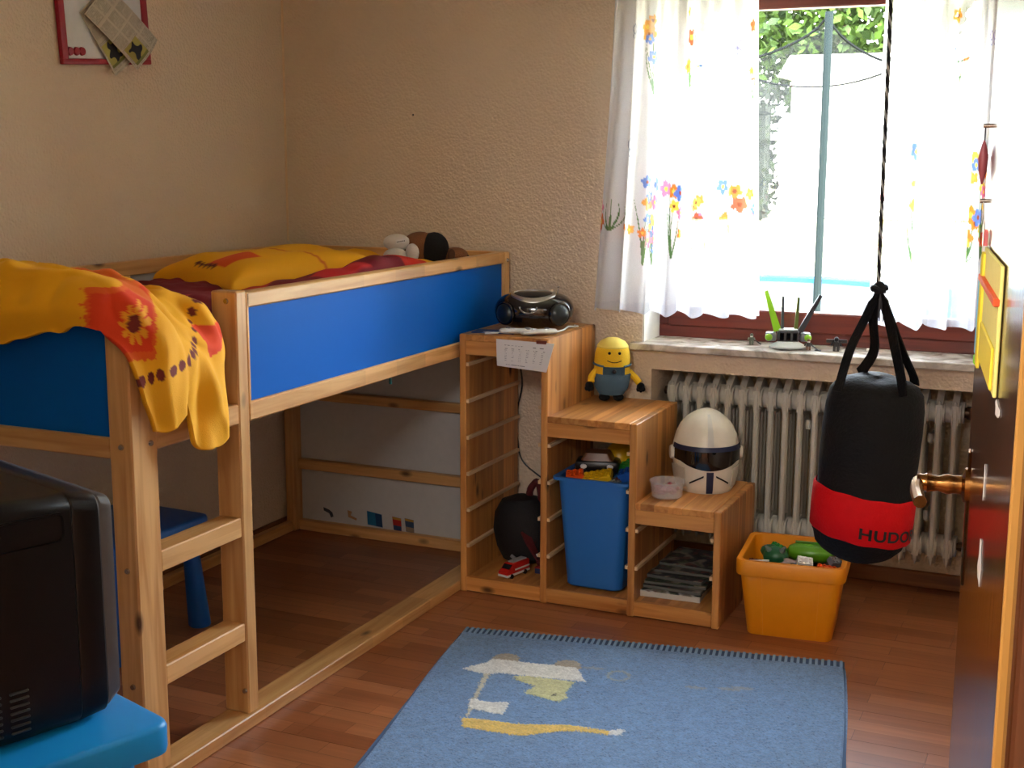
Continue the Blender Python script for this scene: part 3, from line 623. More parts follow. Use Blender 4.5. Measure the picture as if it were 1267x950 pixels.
# ---------------------------------------------------------------- left bay: black bag, fire truck, cable
bgx, bgy = 1.138, -.225
bag = thing('black_backpack', 'black bag with dark red strips standing in the left shelf bay', 'bag', (bgx, bgy, .055))
BAGM = mat('black_nylon', (16, 15, 17), .75, bump=.3, bscale=180); MARO = mat('dark_red_nylon', (88, 22, 28), .7)
bm = B(); Mb = Matrix.Translation((bgx+.005, bgy, .056)) @ Matrix.Rotation(-.10, 4, 'Y')
lathe(bm, [(.05, 0), (.085, .02), (.105, .07), (.112, .13), (.10, .19), (.07, .235), (.02, .25)], (0, 0, 0), 24, 1, .78, M=Mb); obj('body', bm, BAGM, bag)
bm = B(); ball(bm, (bgx+.085, bgy+.03, .225), .075, .8, 1, .85, 3); obj('lid', bm, BAGM, bag)
bm = B(); pts = spline([(bgx+.03, bgy-.072, .19), (bgx+.062, bgy-.090, .15), (bgx+.092, bgy-.094, .105), (bgx+.10, bgy-.084, .075)], 5)
for a, b_ in zip(pts, pts[1:]): add_box(bm, -.002, .002, -.003, .003, 0, (b_-a).length+.002, 0, M=Matrix.Translation(a) @ (b_-a).to_track_quat('Z', 'Y').to_matrix().to_4x4() @ Matrix.Diagonal((8, 1, 1, 1)))
obj('red_strip', bm, MARO, bag)
bm = B(); tube(bm, spline([(bgx+.01, bgy+.02, .28), (bgx+.02, bgy+.0, .325), (bgx+.05, bgy-.01, .36), (bgx+.06, bgy, .33), (bgx+.06, bgy+.01, .27)], 5), .013, 8); obj('carry_loop', bm, MARO, bag)
bm = B(); add_box(bm, -.03, .03, -.004, .004, -.006, .006, .002, M=Matrix.Translation((bgx+.01, bgy-.090, .085)) @ Matrix.Rotation(.6, 4, 'Y')); obj('buckle', bm, mat('grey_buckle', (130, 130, 130), .4), bag)
bm = B(); prism(bm, [(bgx+.075, bgy-.10, .115), (bgx+.14, bgy-.095, .15), (bgx+.14, bgy-.095, .142), (bgx+.085, bgy-.10, .108)], (0, .004, 0)); obj('white_flap', bm, WHITEP, bag)
bm = B(); add_box(bm, 1.222, 1.297, -.33, -.12, .0525, .072, .002); bk = obj('closed_book', bm, mat('navy_cover', (30, 50, 90), .5), None, loc=(1.26, -.22, .0525)); tag(bk, 'flat navy and red book under the black bag', 'book')
bm = B(); add_box(bm, 1.220, 1.299, -.332, -.118, .0722, .0745, .001); obj('red_cover', bm, mat('red_cover', (150, 30, 34), .5), bk)
# fire truck
ft = thing('toy_fire_truck', 'red and white toy fire truck on the floor of the left bay', 'toy truck', (1.163, -.375, .0525), 1.32)
FM = W(ft); FR = bmat('red')
bm = B(); add_box(bm, -.03, .062, -.021, .021, .012, .05, .004, 2, M=FM); obj('box_body', bm, FR, ft)
bm = B(); loft(bm, [[FM @ Vector(p) for p in q] for q in ([(-.062, -.02, .012), (-.062, .02, .012), (-.062, .02, .026), (-.062, -.02, .026)], [(-.048, -.02, .012), (-.048, .02, .012), (-.048, .02, .032), (-.048, -.02, .032)], [(-.03, -.02, .012), (-.03, .02, .012), (-.03, .02, .048), (-.03, -.02, .048)])]); cabm = obj('cab', bm, FR, ft)
bm = B(); prism(bm, [FM @ Vector(p) for p in ((-.0475, -.017, .0335), (-.0475, .017, .0335), (-.0325, .017, .0465), (-.0325, -.017, .0465))], FM.to_3x3() @ Vector((-.001, 0, .001))); obj('windscreen', bm, mat('dark_glass', (30, 34, 40), .1), cabm)
bm = B(); add_box(bm, -.064, .063, -.022, .022, .008, .016, .001, M=FM); add_box(bm, -.02, .06, -.0225, .0225, .026, .031, 0, M=FM); obj('white_stripe', bm, WHITEP, ft)
bm = B(); add_box(bm, -.02, .055, -.013, .013, .05, .054, .001, M=FM); obj('roof_ladder', bm, mat('light_grey', (170, 172, 174), .5), ft)
for a in (-.04, .035):
    for b_ in (-.02, .02):
        bm = B(); cyl(bm, FM @ Vector((a, b_-.004, .0085)), FM @ Vector((a, b_+.004, .0085)), .0085); obj('wheel', bm, BLACKP, ft)
bm = B(); tube(bm, spline([(1.035, -.012, .90), (1.024, -.012, .75), (1.03, -.012, .66), (1.01, -.012, .56), (1.012, -.012, .46), (1.03, -.012, .38), (1.09, -.012, .33), (1.20, -.012, .27)], 8), .003, 6)
tag(obj('power_cable', bm, BLACKP, None, loc=(1.06, -.012, .25)), 'thin black cable hanging down the wall behind the left bay', 'cable')

# ---------------------------------------------------------------- right bay: magazines
mags = [(1.735, -.30, .205, .19, .020, .05, (214, 212, 206), 'thick white-edged magazine at the bottom of the pile'), (1.742, -.27, .205, .21, .012, -.04, (60, 62, 60), 'dark magazine lying second from the bottom of the pile'),
        (1.738, -.25, .21, .22, .010, .07, (44, 60, 40), 'dark green edged magazine in the middle of the pile'), (1.745, -.22, .20, .24, .012, -.1, (50, 46, 50), 'dark grey magazine third from the top of the pile'),
        (1.75, -.19, .20, .22, .010, .05, (70, 66, 62), 'brown grey magazine second from the top of the pile'), (1.757, -.16, .19, .20, .010, -.06, (48, 50, 58), 'dark glossy magazine with a round emblem topmost of the pile')]
zz = .0525
MAGC = colmat('magazine_cover', .3, 0, var=.15, vscale=30)
for k, (mx_, my_, w, d, th, rz, c, lab) in enumerate(mags):
    t0 = thing('magazine', lab, 'magazine', (mx_, my_, zz), rz, 'magazines in the right shelf bay'); M = W(t0); d2 = d
    bm = B(); add_box(bm, -w/2, w/2, -d2/2, d2/2, 0, th-.0012, .001, M=M); obj('pages', bm, mat('page_edges_%d' % k, (200, 196, 186) if k == 0 else (96, 96, 90), .8), t0)
    n = 40; u = np.linspace(-1, 1, n); U, V = np.meshgrid(u, u, indexing='ij'); Pp = np.stack([U*w/2*1.005, V*d2/2*1.005, np.full(U.shape, th)], -1)
    Pw = Pp @ np.array(M.to_3x3()).T + np.array(M.translation); cc = np.empty(Pp.shape); cc[:] = lin(c)
    nn = vnoise(Pp, 22, k*7.0); n2 = vnoise(Pp, 50, k*3.0)
    cc[nn > .15] = lin((150, 140, 124)); cc[nn < -.25] = lin((24, 26, 26)); cc[(n2 > .35)] = lin((96, 110, 78)); cc[(n2 < -.42)] = lin((120, 70, 60))
    if k == 5: cc[np.hypot(U+.55, V-.6) < .22] = lin((96, 110, 96))
    grid_obj('cover', Pw, cc, MAGC, t0, .001)
    zz += th+.0012

# ---------------------------------------------------------------- on the top step
bb = thing('cd_boombox', 'rounded black portable CD player on the top step', 'boombox', (1.170, -.225, H1), .32)
BM = W(bb); GB = mat('gloss_black', (10, 10, 11), .12, coat=.5)
bm = B(); secs = []
for k in range(25):
    a = -pi/2+pi*k/24; z_ = math.sin(a); r = math.cos(a)**.55 if math.cos(a) > 1e-6 else .001
    secs.append([BM @ Vector((.138*r*math.copysign(abs(math.cos(t))**.8, math.cos(t)), .105*r*math.copysign(abs(math.sin(t))**.8, math.sin(t)), .066+.063*z_)) for t in [2*pi*i/40 for i in range(40)]])
loft(bm, secs); obj('body', bm, GB, bb, smooth=60)
SILV = mat('silver_trim', (176, 172, 166), .3, .8)
def bbz(x, y_):
    rho = (abs(x/.138)**2.5+abs(y_/.105)**2.5)**.4; ca = min(1, rho)**(1/.55); return .066+.063*math.sqrt(max(0, 1-ca*ca))
def bring(a, b_, cy_, dz, n=48): return [BM @ Vector((a*math.cos(t), cy_+b_*math.sin(t), bbz(a*math.cos(t), cy_+b_*math.sin(t))+dz)) for t in [2*pi*k/n for k in range(n)]]
bm = B(); loft(bm, [bring(.078, .050, -.046, -.002), bring(.077, .049, -.046, .005), bring(.068, .042, -.046, .006), bring(.066, .040, -.046, -.002)], False); lid = obj('disc_lid_ring', bm, SILV, bb)
bm = B(); loft(bm, [bring(.067, .041, -.046, -.001), bring(.066, .040, -.046, .0035), bring(.045, .027, -.046, .0055), bring(.02, .012, -.046, .006), bring(.002, .001, -.046, .006)], True); obj('disc_lid', bm, mat('smoke_lid', (40, 40, 40), .15), lid)
bm = B(); tube(bm, [BM @ Vector((-.012+.030*math.cos(t), -.1055-.001*math.sin(t), .088+.024*math.sin(t))) for t in np.linspace(pi*1.02, pi*1.98, 16)], .0028, 6); obj('display_trim', bm, SILV, bb)
for sx_ in (-1, 1):
    Ms = BM @ Matrix.Translation((sx_*.088, -.074, .060)) @ Matrix.Rotation(sx_*.62, 4, 'Z') @ Matrix.Rotation(pi/2, 4, 'X')
    bm = B(); lathe(bm, [(.040, 0), (.041, .012), (.038, .017), (.034, .017)], n=28, M=Ms); sp = obj('speaker', bm, GB, bb)
    bm = B(); lathe(bm, [(.034, .0165), (.027, .024), (.014, .028), (0, .029)], n=24, M=Ms); obj('speaker_grille', bm, mat('speaker_mesh', (26, 36, 40), .3), sp)
bm = B(); tube(bm, [BM @ Vector(p) for p in ((.075, .05, .11), (.08, .052, .140))], .0025, 6); ball(bm, BM @ Vector((.08, .052, .141)), .004); obj('aerial', bm, CHROME, bb)

bm = B(); add_box(bm, -.075, .075, -.04, .04, 0, .004, .001); o = obj('booklet', bm, mat('dark_blue_booklet', (40, 62, 110), .5), None, world_co=False); o.location = (1.095, -.385, H1+.0005); o.rotation_euler = (0, 0, .15); tag(o, 'dark blue booklet on the top step beside the bed', 'booklet')
bm = B(); add_box(bm, -.035, .03, -.032, -.024, .004, .0046); obj('cover_print', bm, PAPER, o, world_co=False)
# two white handheld controllers with their leads
def controller(loc, rz, lab):
    t0 = thing('game_controller', lab, 'controller', loc, rz, 'white controllers in front of the boombox'); M = W(t0)
    bm = B(); S = [[M @ Vector((x, ry*math.cos(t), .0112+rz_*math.sin(t))) for t in [2*pi*i/12 for i in range(12)]] for x, ry, rz_ in ((-.066, .005, .003), (-.060, .020, .008), (-.038, .026, .0105), (0, .020, .0090), (.038, .026, .0105), (.060, .020, .008), (.066, .005, .003))]
    loft(bm, S); obj('body', bm, WHITEP, t0)
    for a in (-.035, .03):
        bm = B(); cyl(bm, M @ Vector((a, 0, .020)), M @ Vector((a, 0, .0235)), .0085); obj('button_pad', bm, mat('grey_button', (120, 120, 122), .5), t0)
controller((1.185, -.395, H1+.0005), .35, 'white handheld controller lying in front of the boombox, farther left'); controller((1.255, -.385, H1+.0005), .75, 'white handheld controller at the right edge of the top step')
for pts, lab in (([(1.13, -.41, .914), (1.11, -.43, .914), (1.095, -.445, .914), (1.085, -.45, .914)], 'short white lead curling off the left controller'), ([(1.29, -.33, .915), (1.30, -.28, .917), (1.295, -.22, .922), (1.285, -.18, .918), (1.30, -.14, .914), (1.28, -.12, .914)], 'loose white lead at the right edge of the top step')):
    bm = B(); tube(bm, spline(pts, 6), .003, 6); tag(obj('white_lead', bm, WHITEP, None, loc=pts[0]), lab, 'cable')
# sheet of paper with a table, hanging over the front edge
n, k2 = 60, 40; U, V = np.meshgrid(np.linspace(0, 1, n), np.linspace(0, 1, k2), indexing='ij')
TLc, TRc, BLc, BRc = map(np.array, ((1.139, -.4745, .902), (1.350, -.4745, .898), (1.144, -.478, .812), (1.329, -.484, .803)))
P = (1-V)[..., None]*((1-U)[..., None]*TLc+U[..., None]*TRc)+V[..., None]*((1-U)[..., None]*BLc+U[..., None]*BRc)
P[..., 1] -= .010*np.clip(U-.72, 0, 1)*V*4*.6+.004*V*np.sin(U*3)
n, k2 = 260, 150
P = catmull(catmull(P, n, 0), k2, 1); U, V = np.meshgrid(np.linspace(0, 1, n), np.linspace(0, 1, k2), indexing='ij')
col = np.empty(P.shape); col[:] = lin((222, 218, 214)); ink = (96, 92, 94)
rnd = rng.random((60, 40))
tx = rnd[(U*58).astype(int), (V*20).astype(int)] > .35
paint(col, (np.abs(V-.2) < .012) & (U > .15) & (U < .48) & tx, ink); paint(col, (np.abs(V-.21) < .012) & (U > .62) & (U < .85) & tx, ink)
for r in range(8):
    for c in range(6):
        paint(col, (np.abs(V-(.32+.062*r)) < .010) & (np.abs(U-(.17+.135*c)) < (.035 if r == 0 else .022)) & tx, ink if r == 0 else (150, 146, 148))
paint(col, (np.abs(V-.9) < .012) & (U > .18) & (U < .56) & tx, ink)
pp = grid_obj('paper_sheet', P, col, colmat('printed_paper', .8, 0), None, .0006); tag(pp, 'white sheet with a printed table hanging on the top step', 'paper')
bm = B(); add_box(bm, 1.285, 1.322, -.476, -.4705, .893, .905, .001); obj('tape', bm, mat('brown_tape', (110, 44, 26), .4), pp)

# ---------------------------------------------------------------- plush doll on the middle step
YP = mat('yellow_plush', (240, 196, 40), .95, bump=.4, bscale=400); BLP = mat('denim_blue_plush', (84, 118, 142), .95, bump=.4, bscale=400)
dl = thing('plush_doll', 'yellow plush doll in blue dungarees on the middle step', 'plush toy', (1.416, -.105, H2))
dx, dy = 1.416, -.105
Mt = Matrix.Translation((dx, dy, H2)) @ Matrix.Rotation(.02, 4, 'Y')
bm = B(); lathe(bm, [(.012, .022), (.04, .028), (.056, .05), (.062, .08), (.0635, .11), (.0635, .15), (.061, .175), (.053, .197), (.04, .212), (.02, .221), (0, .223)], n=28, M=Mt); obj('body', bm, YP, dl)
bm = B(); lathe(bm, [(.014, .020), (.044, .026), (.060, .05), (.066, .08), (.0672, .10), (.0642, .101)], n=28, M=Mt); obj('dungarees', bm, BLP, dl)
FD = Vector((.45, -.89, 0)); SD = Vector((.89, .45, 0))   # facing / sideways
def bodypt(a, z_, r=.0665): return Mt @ Vector((r*(FD.x*math.cos(a)+SD.x*math.sin(a)), r*(FD.y*math.cos(a)+SD.y*math.sin(a)), z_))
bm = B(); g = [[bm.verts.new(bodypt(-.62+1.24*i/10, .098+.032*j/3, .0668)) for j in range(4)] for i in range(11)]
for i in range(10):
    for j in range(3): bm.faces.new((g[i][j], g[i+1][j], g[i+1][j+1], g[i][j+1]))
bmesh.ops.solidify(bm, geom=bm.faces[:], thickness=.002); bib = obj('bib', bm, BLP, dl)
bm = B(); ball(bm, bodypt(0, .115, .0685), .008, 1, 1, 1, 2); obj('pocket_button', bm, mat('dark_button', (40, 46, 54), .4), bib)
for s in (-1, 1):
    bm = B(); tube(bm, [bodypt(s*a, .127+.006*math.sin(a), .0655) for a in np.linspace(.58, 2.6, 12)], .004, 6); obj('strap', bm, BLP, dl)
    pa = [bodypt(s*1.57, .105, .060), bodypt(s*1.5, .085, .082), bodypt(s*1.45, .066, .098)] if s > 0 else [bodypt(s*1.3, .11, .060), bodypt(s*1.25, .09, .078), bodypt(s*1.15, .072, .084)]
    bm = B(); tube(bm, spline(pa, 4), .012, 10); arm = obj('arm', bm, YP, dl)
    bm = B(); c = pa[-1]; ball(bm, c+Vector((s*.006, 0, -.012)), .015, 1, 1, 1, 2)
    for f_ in range(3): ball(bm, c+SD*(s*.006+.009*(f_-1))+Vector((0, 0, -.025+.003*abs(f_-1))), .0075, 1, 1, 1.3, 2)
    obj('mitten', bm, BK, arm)
    bm = B(); tube(bm, [bodypt(s*1.57, .03, .024), bodypt(s*1.57, .016, .025)], .018, 12); obj('leg', bm, BLP, dl)
    bm = B(); ball(bm, bodypt(s*1.57, .0135, .025)+FD*.008, .0195, 1, 1.15, .68, 3); obj('shoe', bm, BK, dl)
    bm = B(); ball(bm, bodypt(s*.30, .178, .0605), .0055, 1, 1, 1, 2); obj('eye', bm, BK, dl)
bm = B(); tube(bm, [bodypt(a, .158-.012*math.cos(a*2.6), .0635) for a in np.linspace(-.4, .4, 9)], .0018, 5); obj('mouth', bm, BK, dl)
bm = B(); lathe(bm, [(.0545, .190), (.0555, .197), (.044, .213), (.022, .224), (0, .227)], n=28, M=Mt); o = obj('cap', bm, mat('pale_yellow_plush', (246, 222, 110), .95), dl)

# ---------------------------------------------------------------- toy helmet and tub on the low step
hx, hy = 1.784, -.165
hel = thing('toy_helmet', 'white toy helmet with a dark visor on the lowest step', 'helmet', (hx, hy, H3), 0)
HWm = mat('helmet_white', (224, 216, 200), .35, coat=.2); NAVY = mat('navy_stripe', (34, 42, 72), .4); VIS = mat('visor_black', (8, 9, 11), .06, coat=.6)
fa0 = math.atan2(-.91, .40)    # the way it faces
prof = [(.0, .098), (.012, .104), (.05, .109), (.10, .113), (.145, .112), (.165, .108), (.19, .102), (.22, .088), (.245, .067), (.265, .038), (.274, .012), (.275, .001)]
pz = [p[0] for p in prof]; pr_ = [p[1] for p in prof]
def HS(a, z_, off=0):
    r = float(np.interp(z_, pz, pr_)); lower = max(0, 1-z_/.12)
    dz = 0.012*lower*max(0, -math.cos(a))**1     # back is cut up a little
    rr = r*(1+.06*abs(math.cos(a))) - (.010*lower*(abs(math.sin(a))**2))
    rr += off
    return Vector((hx+rr*math.cos(a+fa0), hy+rr*math.sin(a+fa0), H3+.001+z_+dz))
bm = B(); secs = [[HS(2*pi*i/48, z_) for i in range(48)] for z_ in np.interp(np.linspace(0, len(pz)-1, 34), range(len(pz)), pz)]
loft(bm, secs, True); obj('shell', bm, HWm, hel, smooth=50)
def hpatch(name, m, a0, a1, zlo, zhi, off, n=30, k=6, parent=None, t=.003):
    bm = B(); g = []
    for i in range(n+1):
        a = a0+(a1-a0)*i/n; lo, hi = zlo(a), zhi(a); g.append([bm.verts.new(HS(a, lo+(hi-lo)*j/k, off)) for j in range(k+1)])
    for i in range(n):
        for j in range(k): bm.faces.new((g[i][j], g[i+1][j], g[i+1][j+1], g[i][j+1]))
    bmesh.ops.recalc_face_normals(bm, faces=bm.faces); bmesh.ops.solidify(bm, geom=bm.faces[:], thickness=t)
    return obj(name, bm, m, parent or hel)
hpatch('visor', VIS, -1.25, 1.25, lambda a: .105-.022*max(0, 1-(a/.9)**2)+.004*abs(a), lambda a: .148, .003)
hpatch('brow_band', NAVY, -1.35, 1.35, lambda a: .147, lambda a: .163, .004, k=2)
hpatch('crest', mat('pale_grey_crest', (206, 202, 194), .4), -.09, .09, lambda a: .165, lambda a: .262, .003, n=4, k=12)
hpatch('chin_stripe', NAVY, -.10, .10, lambda a: .003, lambda a: .078, .002, n=4)
for s in (-1, 1):
    hpatch('cheek_plate', mat('helmet_grey', (196, 188, 172), .4), *sorted((s*.75, s*1.5)), lambda a: .02, lambda a: .095-.02*abs(abs(a)-1.1), .004, n=12)
    hpatch('vent_line', BLACKP, *sorted((s*.18, s*.62)), lambda a: .060-.062*(abs(a)-.18), lambda a: .066-.062*(abs(a)-.18), .0025, n=10, k=1)
    bm = B(); cyl(bm, HS(s*1.5, .125, .0), HS(s*1.5, .125, .010), .026, .022, 20); obj('side_cap', bm, HWm, hel)
tb = thing('food_tub', 'clear round plastic tub of small red sweets on the lowest step', 'tub', (1.706, -.345, H3)); tx_, ty_ = 1.706, -.345
CP, t_, p_ = newmat('clear_plastic'); t_.nodes.remove(p_); tr = N(t_, 'ShaderNodeBsdfTransparent'); gl = N(t_, 'ShaderNodeBsdfPrincipled'); gl.inputs['Base Color'].default_value = (.85, .82, .85, 1); gl.inputs['Roughness'].default_value = .2; ms = N(t_, 'ShaderNodeMixShader'); ms.inputs[0].default_value = .28
t_.links.new(tr.outputs[0], ms.inputs[1]); t_.links.new(gl.outputs[0], ms.inputs[2]); t_.links.new(ms.outputs[0], t_.nodes['Material Output'].inputs[0])
bm = B(); lathe(bm, [(.046, .0008), (.050, .004), (.056, .052), (.060, .053), (.060, .057), (.055, .057), (.0545, .05), (.0485, .006), (.0, .005)], (tx_, ty_, H3), 36); obj('cup', bm, CP, tb)
bm = B()
for k in range(46):
    a, r = random.uniform(0, 6.28), .04*math.sqrt(random.random()); ball(bm, (tx_+r*math.cos(a), ty_+r*math.sin(a), H3+.014+.022*random.random()), .0085, 1, 1, .8, 1)
tag(obj('sweets', bm, mat('red_sweets', (150, 50, 56), .35), None, loc=(tx_, ty_, H3+.006)), 'small red sweets lying in the clear round tub', 'sweets', kind='stuff')
# ================================================================ RADIATOR
RADM = mat('radiator_enamel', (202, 199, 188), .35, var=.03)
rad = thing('radiator', 'grey ribbed column radiator in the niche under the window', 'radiator', (2.07, .15, .13))
def section_mesh():
    bm = B()
    def col_(y, r, z0, z1, tip):
        S = []
        for z_, f in ((z0-tip, .15), (z0, .8), (z0+.03, 1), (z1-.03, 1), (z1, .8), (z1+.012, .2)):
            S.append([(.0118*f*math.copysign(abs(math.cos(t))**.7, math.cos(t)), y+r*f*math.sin(t), z_) for t in [2*pi*i/10 for i in range(10)]])
        loft(bm, S)
    col_(.098, .018, .16, .69, .03); col_(.150, .014, .20, .66, .004); col_(.200, .016, .18, .68, .01)
    # header webs with peaked top and pointed foot
    for sgn, zc in ((1, .66), (-1, .195)):
        pts = [(.0, .084, zc+sgn*.03), (.0, .115, zc+sgn*.052), (.0, .15, zc+sgn*.073), (.0, .19, zc+sgn*.052), (.0, .214, zc+sgn*.03), (.0, .214, zc-sgn*.035), (.0, .15, zc-sgn*.055), (.0, .084, zc-sgn*.035)]
        prism(bm, [(-.011, p[1], p[2]) for p in pts], (.022, 0, 0))
        cyl(bm, (-.0258, .145, zc), (.0258, .145, zc), .037, n=16); cyl(bm, (-.018, .118, zc), (.018, .118, zc), .034, n=12)
    bmesh.ops.recalc_face_normals(bm, faces=bm.faces); smooth_by_angle(bm, 40)
    me = bpy.data.meshes.new('section'); bm.to_mesh(me); bm.free(); me.materials.append(RADM); return me
sm_ = section_mesh()
for i in range(20):
    o = bpy.data.objects.new('section', sm_); COL.objects.link(o); o.parent = rad; o.location = (1.582+.0515*i-2.07, -.15, -.13)
bm = B(); cyl(bm, (2.583, .145, .66), (2.60, .145, .66), .018); cyl(bm, (2.60, .145, .66), (2.625, .145, .66), .010); lathe(bm, [(.016, -.02), (.02, 0), (.016, .02)], (2.608, .145, .66), 14); obj('valve', bm, mat('dark_bronze', (92, 70, 52), .35, .8), rad)
bm = B(); cyl(bm, (2.583, .145, .195), (2.598, .145, .195), .012); lathe(bm, [(.010, -.014), (.018, 0), (.010, .014)], (2.600, .145, .195), 12); obj('return_valve', bm, mat('dark_bronze', (92, 70, 52), .35, .8), rad)
bm = B(); cyl(bm, (1.545, .145, .66), (1.558, .145, .66), .010); cyl(bm, (1.538, .145, .66), (1.546, .145, .66), .016, n=6); obj('vent_plug', bm, mat('dark_bronze', (92, 70, 52), .35, .8), rad)
for i, z_ in ((9, .58), (17, .57), (17, .30)):
    bm = B(); x = 1.582+.0515*i+.0258; lathe(bm, [(.004, -.018), (.009, -.016), (.011, 0), (.009, .016), (.004, .018)], (x, .12, z_), 12); cyl(bm, (x, .12, z_-.0), (x, .235, z_), .006); obj('wall_clip', bm, RADM, rad)

# ================================================================ CURTAINS
CUR, t_, p_ = newmat('printed_sheer'); t_.nodes.remove(p_); L_ = t_.links
at = N(t_, 'ShaderNodeVertexColor', layer_name='Col')
df = N(t_, 'ShaderNodeBsdfDiffuse'); tl = N(t_, 'ShaderNodeBsdfTranslucent'); tr = N(t_, 'ShaderNodeBsdfTransparent'); m1 = N(t_, 'ShaderNodeMixShader'); m2 = N(t_, 'ShaderNodeMixShader')
L_.new(at.outputs['Color'], df.inputs[0]); L_.new(at.outputs['Color'], tl.inputs[0]); m1.inputs[0].default_value = .5; L_.new(df.outputs[0], m1.inputs[1]); L_.new(tl.outputs[0], m1.inputs[2])
wv = N(t_, 'ShaderNodeTexNoise'); wv.inputs['Scale'].default_value = 300; tcc = N(t_, 'ShaderNodeTexCoord'); L_.new(tcc.outputs['Object'], wv.inputs['Vector'])
mrr = N(t_, 'ShaderNodeMapRange'); mrr.inputs[1].default_value = .3; mrr.inputs[2].default_value = .7; mrr.inputs[3].default_value = .74; mrr.inputs[4].default_value = .83; L_.new(wv.outputs[0], mrr.inputs[0])
L_.new(mrr.outputs[0], m2.inputs[0]); L_.new(tr.outputs[0], m2.inputs[1]); L_.new(m1.outputs[0], m2.inputs[2]); L_.new(m2.outputs[0], t_.nodes['Material Output'].inputs[0])

def flower(col, S, Z, s0, z0, r, pc, cc, n=5, ph=0):
    a = np.arctan2(Z-z0, S-s0)+ph; d = np.hypot(S-s0, Z-z0)
    paint(col, d < r*(.62+.38*np.abs(np.cos(a*n/2))), pc); paint(col, d < r*.28, cc)
def stem(col, S, Z, s0, z0, s1, z1, w, c, bend=0):
    t = np.clip((Z-z0)/(z1-z0), 0, 1); x = s0+(s1-s0)*t+bend*np.sin(pi*t); paint(col, (np.abs(S-x) < w*(1.05-t)) & (Z > min(z0, z1)) & (Z < max(z0, z1)), c)
def butterfly(col, S, Z, s0, z0, r, c):
    for sx_ in (-1, 1):
        for dz, rr in ((.45, .62), (-.4, .45)):
            d = np.hypot((S-s0-sx_*r*.5)/.8, Z-z0-dz*r); paint(col, (d < r*rr) & (d > r*rr*.72), c)
    paint(col, (np.abs(S-s0) < r*.07) & (np.abs(Z-z0) < r*.8), c)
def curtain(name, xl_t, xr_t, xl_b, xr_b, nf, ph, label, prints, zb_=.974):
    n, k = 420, 260; U, V = np.meshgrid(np.linspace(0, 1, n), np.linspace(0, 1, k), indexing='ij')   # V: 0 top .. 1 bottom
    zt = 2.26; fold = np.sin(2*pi*(nf*U+.18*np.sin(2*pi*U*1.3+ph))+ph)
    amp = .016+.020*V; fold2 = .35*np.sin(2*pi*(nf*2.1*U)+ph*2+1.5*V)
    X = (xl_t+(xr_t-xl_t)*U)*(1-V**1.15)+(xl_b+(xr_b-xl_b)*U)*V**1.15 + .010*np.cos(2*pi*nf*U+ph)*V
    Y = -.085+amp*(fold+fold2)+.006*np.sin(3*V+5*U)
    Z = zt-(zt-zb_)*V - .010*V**6*(np.sin(2*pi*nf*U+ph+1)+.3)
    S = U*(xr_b-xl_b)*1.6
    col = np.empty((n, k, 3)); col[:] = lin((222, 221, 226)); prints(col, S, Z)
    paint(col, Z < zb_+.028, (212, 212, 220))
    o = grid_obj(name, np.stack([X, Y, Z], -1), col, CUR, None); return tag(o, label, 'curtain')
OR, PK, YE, BLU, GRN, LIL, GRY = (232, 130, 50), (226, 120, 160), (246, 206, 80), (96, 128, 206), (84, 124, 70), (150, 140, 190), (150, 156, 176)
def bunch(col, S, Z, s0, z0, k, seed):
    r_ = random.Random(seed)
    cs = [OR, YE, PK, BLU, (232, 160, 70), (200, 90, 60)]
    for i in range(k):
        s, z_ = s0+r_.uniform(-.045, .045), z0+r_.uniform(-.12, .12)
        stem(col, S, Z, s0, z0-.17, s, z_, .0035, GRN, r_.uniform(-.01, .01))
    for i in range(k):
        s, z_ = s0+r_.uniform(-.045, .045), z0+r_.uniform(-.12, .12)
        flower(col, S, Z, s, z_, r_.uniform(.016, .032), cs[r_.randrange(6)], YE if r_.random() < .5 else (140, 70, 40), 5, r_.random())
def prL(col, S, Z):
    for j in range(5): stem(col, S, Z, .10, 1.25, .10+(j-2)*.018, 1.36-.012*abs(j-2), .004, GRN, .01*(j-2))
    for s, z_ in ((.03, 1.33), (.045, 1.28), (.02, 1.25)): flower(col, S, Z, s, z_, .03, (222, 110, 50) if s > .04 else PK, YE)
    flower(col, S, Z, .175, 1.255, .020, OR, YE); flower(col, S, Z, .150, 1.262, .016, OR, YE); stem(col, S, Z, .17, 1.20, .175, 1.25, .003, GRN)
    butterfly(col, S, Z, .17, 1.53, .034, GRY); butterfly(col, S, Z, .16, 1.92, .026, GRY)
    for s0, z0, k, sd in ((.345, 1.30, 9, 1), (.285, 1.30, 6, 2), (.47, 1.33, 6, 3), (.64, 1.31, 8, 4), (.78, 1.30, 8, 5), (.89, 1.30, 7, 6), (.30, 1.88, 5, 7), (.56, 1.90, 4, 8), (.93, 1.86, 3, 9)): bunch(col, S, Z, s0, z0, k, sd)
    butterfly(col, S, Z, .86, 1.85, .03, LIL)
def prR(col, S, Z):
    for s0, z0, k, sd in ((.04, 1.34, 7, 11), (.12, 1.34, 7, 12), (.20, 1.33, 7, 13), (.34, 1.33, 6, 14), (.44, 1.34, 8, 15), (.53, 1.36, 10, 16), (.51, 1.42, 6, 17), (.22, 1.48, 3, 18), (.38, 1.90, 5, 19)): bunch(col, S, Z, s0, z0, k, sd)
    butterfly(col, S, Z, .34, 1.53, .036, GRY); butterfly(col, S, Z, .53, 1.86, .022, LIL)
curtain('curtain', 1.40, 1.895, 1.323, 1.946, 6.5, .6, 'white sheer flower-print curtain on the left half of the window', prL)
curtain('curtain', 2.297, 2.66, 2.295, 2.668, 4.6, 2.1, 'white sheer flower-print curtain on the right half of the window', prR)
cr = thing('curtain_rod', 'thin white curtain rod above the window', 'curtain rod', (2.05, -.085, 2.27))
